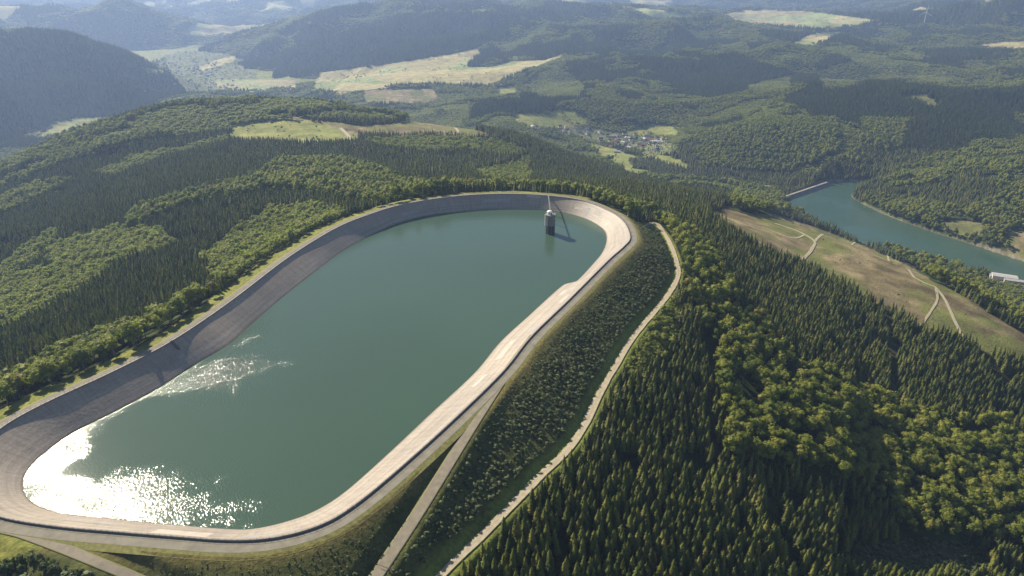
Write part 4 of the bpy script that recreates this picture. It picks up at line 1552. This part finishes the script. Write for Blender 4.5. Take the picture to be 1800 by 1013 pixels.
def leafy_crown(H=17.0, R=4.6, lobes=9, cards=380, seed=0, sub=2, base=0.30, size=1.0):
    r = random.Random(seed * 7 + 1)
    V, Fc = [], []
    L_ = []
    for k in range(lobes):
        if k == 0:
            c, s = Vector((0, 0, H * 0.72)), Vector((R * 0.62, R * 0.62, H * 0.25))
        else:
            a = 6.283 * k / (lobes - 1) * (1 if k % 2 else 1) + r.uniform(-0.4, 0.4)
            rad_ = R * r.uniform(0.35, 0.78)
            zc = H * (base + 0.12 + r.uniform(0, 0.42))
            c = Vector((math.cos(a) * rad_, math.sin(a) * rad_, zc))
            q = r.uniform(0.24, 0.50)
            s = Vector((R * q, R * q, R * q * r.uniform(0.75, 1.05)))
        L_.append((c, s))
        iv, if_ = ico(sub)
        j = len(V)
        for v in iv:
            f = 0.80 * r.uniform(0.84, 1.14)
            V.append((c.x + v.x * s.x * f, c.y + v.y * s.y * f, c.z + v.z * s.z * f))
        Fc += [tuple(j + q for q in f) for f in if_]
    for k in range(cards):
        c, s = L_[r.randrange(len(L_))]
        d = Vector((r.gauss(0, 1), r.gauss(0, 1), r.gauss(0.25, 1))).normalized()
        f = r.uniform(0.82, 1.14)
        p = Vector((c.x + d.x * s.x * f, c.y + d.y * s.y * f, c.z + d.z * s.z * f))
        nn = (d + Vector((r.gauss(0, 0.5), r.gauss(0, 0.5), r.gauss(0.2, 0.5)))).normalized()
        u = nn.orthogonal().normalized()
        u = (Matrix.Rotation(r.uniform(0, 6.28), 3, nn) @ u)
        v = nn.cross(u)
        a, b_ = size * r.uniform(0.4, 0.8), size * r.uniform(0.3, 0.6)
        j = len(V)
        V += [p - u * a, p - v * b_ * 0.8 + nn * 0.1, p + u * a, p + v * b_]
        Fc += [(j, j + 1, j + 2, j + 3)]
    return [tuple(v) for v in V], Fc


def trunk_mesh(H, r0, limbs=0, seed=0):
    r = random.Random(seed)
    m = MB()
    a, b_ = Vector((0, 0, -1.2)), Vector((r.uniform(-0.2, 0.2), r.uniform(-0.2, 0.2), H * 0.45))
    m.tube(a, b_, r0, r0 * 0.7, 7, False)
    m.tube(b_, (0, 0, H * 0.85), r0 * 0.7, r0 * 0.15, 6, False)
    for k in range(limbs):
        t = 0.32 + 0.4 * k / max(1, limbs)
        an = 6.283 * k * 0.38 + r.uniform(0, 1)
        q = Vector((math.cos(an) * H * 0.17, math.sin(an) * H * 0.17, H * (t + 0.18)))
        m.tube((0, 0, H * t), q, r0 * 0.4, r0 * 0.1, 5, False)
    return m


PCOL = bpy.data.collections.new('tree_shapes')      # sources for the far-off woods; not linked to the scene


def proto_set(name, items):
    c = bpy.data.collections.new(name)
    for k, (V, Fc, mt) in enumerate(items):
        me = bpy.data.meshes.new(name)
        me.from_pydata(V, [], Fc)
        me.materials.append(mt)
        me.update()
        o = bpy.data.objects.new('%s_%d' % (name, k), me)
        c.objects.link(o)
    return c


def with_trunk(VF, mt, H, r0):
    return (*VF, mt)


# near trees: individual meshes
SP_NEAR = []
for k in range(4):
    V, Fc = spruce_crown(15, 2.9 + 0.25 * (k % 3), 13, 10, seed=k)
    SP_NEAR.append((mesh_np('crown', V, Fc, [M['spruce']]), mesh_np('trunk', *(lambda m: (m.v, m.f))(trunk_mesh(15, 0.24, 0, k)), [M['bark']])))
BR_NEAR = []
for k in range(4):
    V, Fc = leafy_crown(17, 4.7, 10, 620, seed=20 + k, sub=2, size=0.95)
    BR_NEAR.append((mesh_np('crown', V, Fc, [M['leaf']]), mesh_np('trunk', *(lambda m: (m.v, m.f))(trunk_mesh(17, 0.3, 5, k)), [M['bark_pale']])))
SH_NEAR = []
for k in range(4):
    V, Fc = leafy_crown(2.6, 1.35, 5, 90, seed=50 + k, sub=1, base=0.05, size=0.5)
    m = trunk_mesh(2.4, 0.06, 2, k)
    n = len(V)
    SH_NEAR.append(mesh_np('shrub', list(V) + list(m.v), list(Fc) + [tuple(i + n for i in f) for f in m.f], [M['shrub']]))

C_SP = proto_set('spruce_mid', [(*spruce_crown(15, 3.1, 9, 8, seed=k), M['spruce']) for k in range(4)])
C_SPY = proto_set('spruce_young', [(*spruce_crown(20, 3.2, 9, 7, seed=40 + k), M['spruce_light']) for k in range(3)])
C_BR = proto_set('broad_mid', [(*leafy_crown(17, 4.8, 8, 260, seed=70 + k, sub=2, size=1.2), M['leaf']) for k in range(4)])
C_SH = proto_set('shrub_mid', [(*leafy_crown(2.6, 1.35, 4, 60, seed=90 + k, sub=1, base=0.05, size=0.55), M['shrub']) for k in range(4)])


def far_spruce(seed):
    r = random.Random(seed)
    V, Fc = [], []
    for k in range(3):
        ox, oy = r.uniform(-2.2, 2.2), r.uniform(-2.2, 2.2)
        H, R = r.uniform(14, 21), r.uniform(2.4, 3.4)
        V2, F2 = spruce_crown(H, R, 4, 6, seed=seed * 10 + k, core=True)
        j = len(V)
        V += [(x + ox, y + oy, z) for x, y, z in V2]
        Fc += [tuple(i + j for i in f) for f in F2]
    return V, Fc


C_FYG = proto_set('young_far', [(*leafy_crown(16, 5.2, 5, 40, seed=140 + k, sub=1, size=2.2), M['leaf_light']) for k in range(3)])
C_YG = proto_set('young_mid', [(*leafy_crown(17, 4.8, 6, 160, seed=160 + k, sub=1, size=1.3), M['leaf_light']) for k in range(3)])
C_FSP = proto_set('spruce_far', [(*far_spruce(k), M['spruce_far']) for k in range(3)])
C_FBR = proto_set('broad_far', [(*leafy_crown(16, 5.2, 5, 40, seed=120 + k, sub=1, size=2.2), M['leaf']) for k in range(4)])


def scatter(name, coll, P, scl, rot, label, cat):
    """one object for a wood nobody could count"""
    n = len(P)
    me = bpy.data.meshes.new(name)
    me.vertices.add(n)
    me.vertices.foreach_set('co', P.astype(np.float32).ravel())
    a = me.attributes.new('scl', 'FLOAT_VECTOR', 'POINT')
    a.data.foreach_set('vector', scl.astype(np.float32).ravel())
    a = me.attributes.new('rot', 'FLOAT_VECTOR', 'POINT')
    a.data.foreach_set('vector', rot.astype(np.float32).ravel())
    a = me.attributes.new('pick', 'INT', 'POINT')
    a.data.foreach_set('value', rng.integers(0, 100, n).astype(np.int32))
    me.update()
    o = obj(name, me)
    g = bpy.data.node_groups.new(name, 'GeometryNodeTree')
    g.interface.new_socket('Geometry', in_out='INPUT', socket_type='NodeSocketGeometry')
    g.interface.new_socket('Geometry', in_out='OUTPUT', socket_type='NodeSocketGeometry')
    N, L = g.nodes, g.links
    gi, go = N.new('NodeGroupInput'), N.new('NodeGroupOutput')
    ci = N.new('GeometryNodeCollectionInfo')
    ci.inputs['Collection'].default_value = coll
    ci.inputs['Separate Children'].default_value = True
    ci.inputs['Reset Children'].default_value = True
    ip = N.new('GeometryNodeInstanceOnPoints')
    ip.inputs['Pick Instance'].default_value = True

    def attr(nm, ty):
        x = N.new('GeometryNodeInputNamedAttribute')
        x.data_type = ty
        x.inputs['Name'].default_value = nm
        return x.outputs['Attribute']
    L.new(gi.outputs[0], ip.inputs['Points'])
    L.new(ci.outputs[0], ip.inputs['Instance'])
    L.new(attr('pick', 'INT'), ip.inputs['Instance Index'])
    L.new(attr('rot', 'FLOAT_VECTOR'), ip.inputs['Rotation'])
    L.new(attr('scl', 'FLOAT_VECTOR'), ip.inputs['Scale'])
    L.new(ip.outputs[0], go.inputs[0])
    md = o.modifiers.new('woods', 'NODES')
    md.node_group = g
    return tag(o, label, cat, None, 'stuff')


# ------------------------------------------------------------------ where trees stand
# horizon table for leaving out what the hills hide
_el = (GZ + np.where((GC == SPRUCE) | (GC == BROAD), 9.0, 0.0) - CAM_Z) / GR
_run = np.maximum.accumulate(_el, axis=0)


def in_view(X, Y, Z, h):
    r = np.hypot(X, Y)
    a = np.arctan2(X, Y)
    px, py, dep = to_px(X, Y, Z + h * 0.6)
    ok = (px > -230) & (px < 2030) & (py > -40) & (py < 1090)
    ia = np.clip(np.searchsorted(ang, a), 0, len(ang) - 1)
    ir = np.clip(np.searchsorted(rad, r) - 3, 0, len(rad) - 1)
    ok &= (Z + h + 3 - CAM_Z) / np.maximum(r, 1) > _run[ir, ia] - 0.004
    return ok


def sites(s0, rel, r0, r1, jit=0.42):
    out = []
    r = r0
    amax = math.radians(55)
    while r < r1:
        s = max(s0, rel * r)
        n = int(2 * amax * r / s)
        a = -amax + (np.arange(n) + rng.random()) * s / r
        rr = r + rng.uniform(-jit, jit, n) * s
        aa = a + rng.uniform(-jit, jit, n) * s / r
        out.append(np.stack([rr * np.sin(aa), rr * np.cos(aa), np.full(n, s)], 1))
        r += s * 0.92
    return np.vstack(out)


def clear_of(X, Y, P, d):
    ok = np.ones(len(X), bool)
    P = np.asarray(P)[:, :2]
    m = (X > P[:, 0].min() - d) & (X < P[:, 0].max() + d) & (Y > P[:, 1].min() - d) & (Y < P[:, 1].max() + d)
    q = np.where(m)[0]
    for k in range(0, len(q), 20000):
        s = q[k:k + 20000]
        ok[s] = ((X[s, None] - P[None, :, 0]) ** 2 + (Y[s, None] - P[None, :, 1]) ** 2).min(1) > d * d
    return ok


def stand(st, kinds, h):
    X, Y = st[:, 0], st[:, 1]
    Z = ground(X, Y)
    c = cover(X, Y, Z)
    ok = np.isin(c, kinds) & in_view(X, Y, Z, h)
    d, _ = wall_dist(X, Y)
    ok &= (d > 11)
    for Q in RAMPS[:2]:
        ok &= clear_of(X, Y, Q, 6.0 if h < 5 else 9.0)
    ok &= clear_of(X, Y, TRACK, 7.5 if h < 5 else 6.5)
    if len(HOUSES):
        ok &= clear_of(X, Y, HOUSES, 10)
    return X[ok], Y[ok], Z[ok], c[ok], st[ok, 2]


def euler(n, tilt=0.04):
    return np.stack([rng.normal(0, tilt, n), rng.normal(0, tilt, n), rng.uniform(0, 6.283, n)], 1)


R_MID = 2100.0


def sizes(X, Y, lo, hi, seed):
    f = fbm(X / 70, Y / 70, seed, 3)
    return np.clip(lo + (hi - lo) * (0.55 * f * 1.2 + 0.45 * rng.random(len(X))), lo, hi)


def individuals(kind, X, Y, Z, sc, protos, label_fn, cat, group_fn, n=300):
    px, py, dep = to_px(X, Y, Z + 6)
    key = np.where((px > 6) & (px < 1794) & (py > 4) & (py < 1006), sc / dep, -1)
    o = np.argsort(-key)[:n]
    o = o[key[o] > 0]
    for i in o:
        e = empty(kind, (X[i], Y[i], Z[i] - 0.1), random.uniform(0, 6.28), label_fn(px[i], py[i]), cat, group_fn(px[i], py[i])) if len(protos[0]) == 2 else None
        k = random.randrange(len(protos))
        s = float(sc[i])
        for me, nm in zip(protos[k], ('crown', 'trunk')):
            c = obj(nm, me, e)
            c.scale = (s * random.uniform(0.96, 1.16), s * random.uniform(0.96, 1.16), s * 0.9)
    keep = np.ones(len(X), bool)
    keep[o] = False
    return keep


# spruces
st = sites(4.1, 0.0030, 170, R_MID)
X, Y, Z, c, s = stand(st, [SPRUCE], 20)
gapn = fbm(X / 22, Y / 22, 301, 2)
ok = (gapn > 0.27) & (rng.random(len(X)) > 0.05)
X, Y, Z, s = X[ok], Y[ok], Z[ok], s[ok]
sc = sizes(X, Y, 0.5, 1.2, 303) * np.where(rng.random(len(X)) < 0.07, 1.25, 1.0)


def spl(px, py):
    return ('dark green spruce in the dense stand between the gravel track and the bottom edge' if px < 1480 and px > 700 else
            'dark green spruce in the wood beyond the left bank of the basin' if px <= 700 else 'dark green spruce in the stand on the slope at the lower right')


def spg(px, py):
    return 'spruces below the gravel track' if px > 700 and px < 1480 else ('spruces left of the basin' if px <= 700 else 'spruces on the lower right slope')


keep = individuals('spruce_tree', X, Y, Z, sc, SP_NEAR, spl, 'spruce tree', spg)
X, Y, Z, s, sc = X[keep], Y[keep], Z[keep], s[keep], sc[keep]
wd_ = sc * np.maximum(1.0, s / 4.6)
scatter('spruce_forest', C_SP, np.column_stack([X, Y, Z - 0.3]), np.column_stack([wd_ * 1.1, wd_ * 1.1, sc * 0.88]), euler(len(X)), 'dark spruce forest covering the slopes around the basin', 'forest')
print('spruce', len(X))

# broadleaf trees
st = sites(7.8, 0.0044, 170, R_MID)
X, Y, Z, c, s = stand(st, [BROAD], 17)
ok = fbm(X / 18, Y / 18, 309, 2) > 0.25
X, Y, Z, s = X[ok], Y[ok], Z[ok], s[ok]
sc = sizes(X, Y, 0.55, 1.5, 305)


def brl(px, py):
    return ('rounded leafy tree with yellow-green crown in the mixed wood at the right' if px > 1000 else 'rounded leafy tree at the edge of the wood by the lower left corner' if py > 900 else 'rounded leafy tree in the row along the left bank of the basin')


def brg(px, py):
    return 'leafy trees of the right hand wood' if px > 1000 else ('leafy trees at the lower corner' if py > 900 else 'leafy trees along the left bank')


keep = individuals('broadleaf_tree', X, Y, Z, sc, BR_NEAR, brl, 'broadleaf tree', brg)
X, Y, Z, s, sc = X[keep], Y[keep], Z[keep], s[keep], sc[keep]
wd_ = sc * np.maximum(1.0, s / 8.5)
scatter('broadleaf_forest', C_BR, np.column_stack([X, Y, Z - 0.3]), np.column_stack([wd_, wd_, sc]), euler(len(X)), 'lighter green broadleaf woods in patches between the spruces', 'forest')
print('broad', len(X))

# a few trees left standing on clearings, in the village and in the meadows
st = sites(13.0, 0.0052, 300, 6000)
X, Y, Z, c, s = stand(st, [CLEAR, VILLAGE, MEADOW, FIELD], 12)
u = rng.random(len(X))
hed = np.abs(fbm(X / 160, Y / 160, 311, 2) - 0.5)
ok = ((c == VILLAGE) & (u < 0.55)) | ((c == CLEAR) & (u < 0.22) & (fbm(X / 40, Y / 40, 313, 2) > 0.42)) | ((c == MEADOW) & ((u < 0.04) | ((hed < 0.012) & (u < 0.9)))) | ((c == FIELD) & (hed < 0.018) & (u < 0.8))
d, _ = wall_dist(X, Y)
ok &= (d > 40)
X, Y, Z, c, s = X[ok], Y[ok], Z[ok], c[ok], s[ok]
sc = rng.uniform(0.3, 0.7, len(X)) * np.where(c == CLEAR, 0.36, 1.0)
wd_ = sc * np.maximum(1.0, s / 14)
scatter('scattered_trees', C_FBR, np.column_stack([X, Y, Z - 0.3]), np.column_stack([wd_, wd_, sc]), euler(len(X)), 'loose trees and hedges scattered over meadows, clearings and villages', 'trees')
print('scattered', len(X))

# young growth
st = sites(3.9, 0.0032, 250, R_MID)
X, Y, Z, c, s = stand(st, [YOUNG], 6)
sc = sizes(X, Y, 0.24, 0.5, 321) * np.where(rng.random(len(X)) < 0.2, 1.4, 1.0) * np.where((X < -60) & (Z > -110), 1.25, 1.0)
wd_ = sc * np.maximum(1.15, s / 2.9)
scatter('young_plantation', C_YG, np.column_stack([X, Y, Z - 0.9]), np.column_stack([wd_, wd_, sc]), euler(len(X)), 'low bright green young plantations on the hillsides', 'young trees')
print('young', len(X))

# shrubs planted on the embankment
st = sites(2.5, 0.0, 170, 760)
X, Y, Z, c, s = stand(st, [BANK], 3)
d, _ = wall_dist(X, Y)
g2 = fbm(X / 16, Y / 16, 331, 3)
u = rng.random(len(X))
left_cor = (X < -150) & (Y < 215)
ok = (d > 10.5) & (u < np.where(g2 > 0.42, 0.95, 0.6))
X, Y, Z = X[ok], Y[ok], Z[ok]
d = d[ok]
sc = rng.uniform(0.55, 1.3, len(X)) * (0.55 + 0.45 * ss(d, 12, 22))
# the patch between the two ramp roads is lower scrub
low = np.zeros(len(X), bool)
Qr = RAMPS[0]
poly = np.vstack([Qr[:, :2], [(-60, 100), (-330, 100)], RAMPS[1][::-1, :2]])
sc = np.where(in_poly(X, Y, poly), sc * 0.62, sc)
corner = in_poly(X, Y, np.vstack([RAMPS[1][:, :2], [(-330, 60), (-400, 230)]]))
sc = np.where(corner, sc * 1.7, sc)


def shrub_individuals(n=300):
    px, py, dep = to_px(X, Y, Z + 1)
    key = np.where((px > 4) & (px < 1300) & (py < 1008), sc / dep, -1)
    o = np.argsort(-key)[:n]
    for i in o:
        b_ = obj('shrub', SH_NEAR[random.randrange(4)], None, (X[i], Y[i], Z[i] - 0.05))
        b_.rotation_euler = (0, 0, random.uniform(0, 6.28))
        v = float(sc[i])
        b_.scale = (v, v, v * (1.0 if px[i] < 330 else 0.65))
        x_ = px[i]
        if x_ < 330:
            tag(b_, 'dark green bush in the lower left corner below the narrow ramp road', 'shrub', 'bushes in the lower left corner')
        else:
            tag(b_, 'small dark green shrub planted on the embankment near the bottom edge', 'shrub', 'shrubs on the near embankment')
    k = np.ones(len(X), bool)
    k[o] = False
    return k


keep = shrub_individuals()
X, Y, Z, sc = X[keep], Y[keep], Z[keep], sc[keep]
scatter('embankment_shrubs', C_SH, np.column_stack([X, Y, Z - 0.1]), np.column_stack([sc, sc, sc * 0.6]), euler(len(X)), 'small shrubs planted densely over the long grassy embankment', 'shrubs')
print('shrubs', len(X))

# far woods
st = sites(6.0, 0.0031, R_MID, 13500)
X, Y, Z, c, s = stand(st, [SPRUCE, BROAD, YOUNG], 18)
k = s / 6.5
for cls, coll, nm, lb in ((SPRUCE, C_FSP, 'far_spruce_forest', 'dark spruce forest on the far hills'), (BROAD, C_FBR, 'far_broadleaf_forest', 'paler broadleaf woods on the far hills'), (YOUNG, C_FYG, 'far_young_forest', 'low light green young woods on the far hills')):
    q = c == cls
    n = int(q.sum())
    wv = k[q] * (1.0 if cls == SPRUCE else 0.85) * rng.uniform(0.85, 1.2, n)
    hv = rng.uniform(0.75, 1.15, n) * np.minimum(1.0 + (k[q] - 1) * 0.12, 1.5) * (0.45 if cls == YOUNG else 1.0)
    scatter(nm, coll, np.column_stack([X[q], Y[q], Z[q] - 0.5]), np.column_stack([wv, wv, hv]), euler(n, 0.05), lb, 'forest')
    print(nm, n)
# ------------------------------------------------------------------ haze
def haze():
    m = bpy.data.materials.new('haze')
    m.use_nodes = True
    N, L = m.node_tree.nodes, m.node_tree.links
    N.remove(N['Principled BSDF'])
    v = N.new('ShaderNodeVolumePrincipled')
    v.inputs['Color'].default_value = (0.42, 0.60, 1.0, 1)
    v.inputs['Density'].default_value = 0.88e-4
    v.inputs['Anisotropy'].default_value = 0.3
    L.new(v.outputs[0], N['Material Output'].inputs['Volume'])
    b = MB().box(-27000, -300, -400, 27000, 27500, 262)
    o = b.build('haze', m)
    tag(o, kind='stuff')


haze()
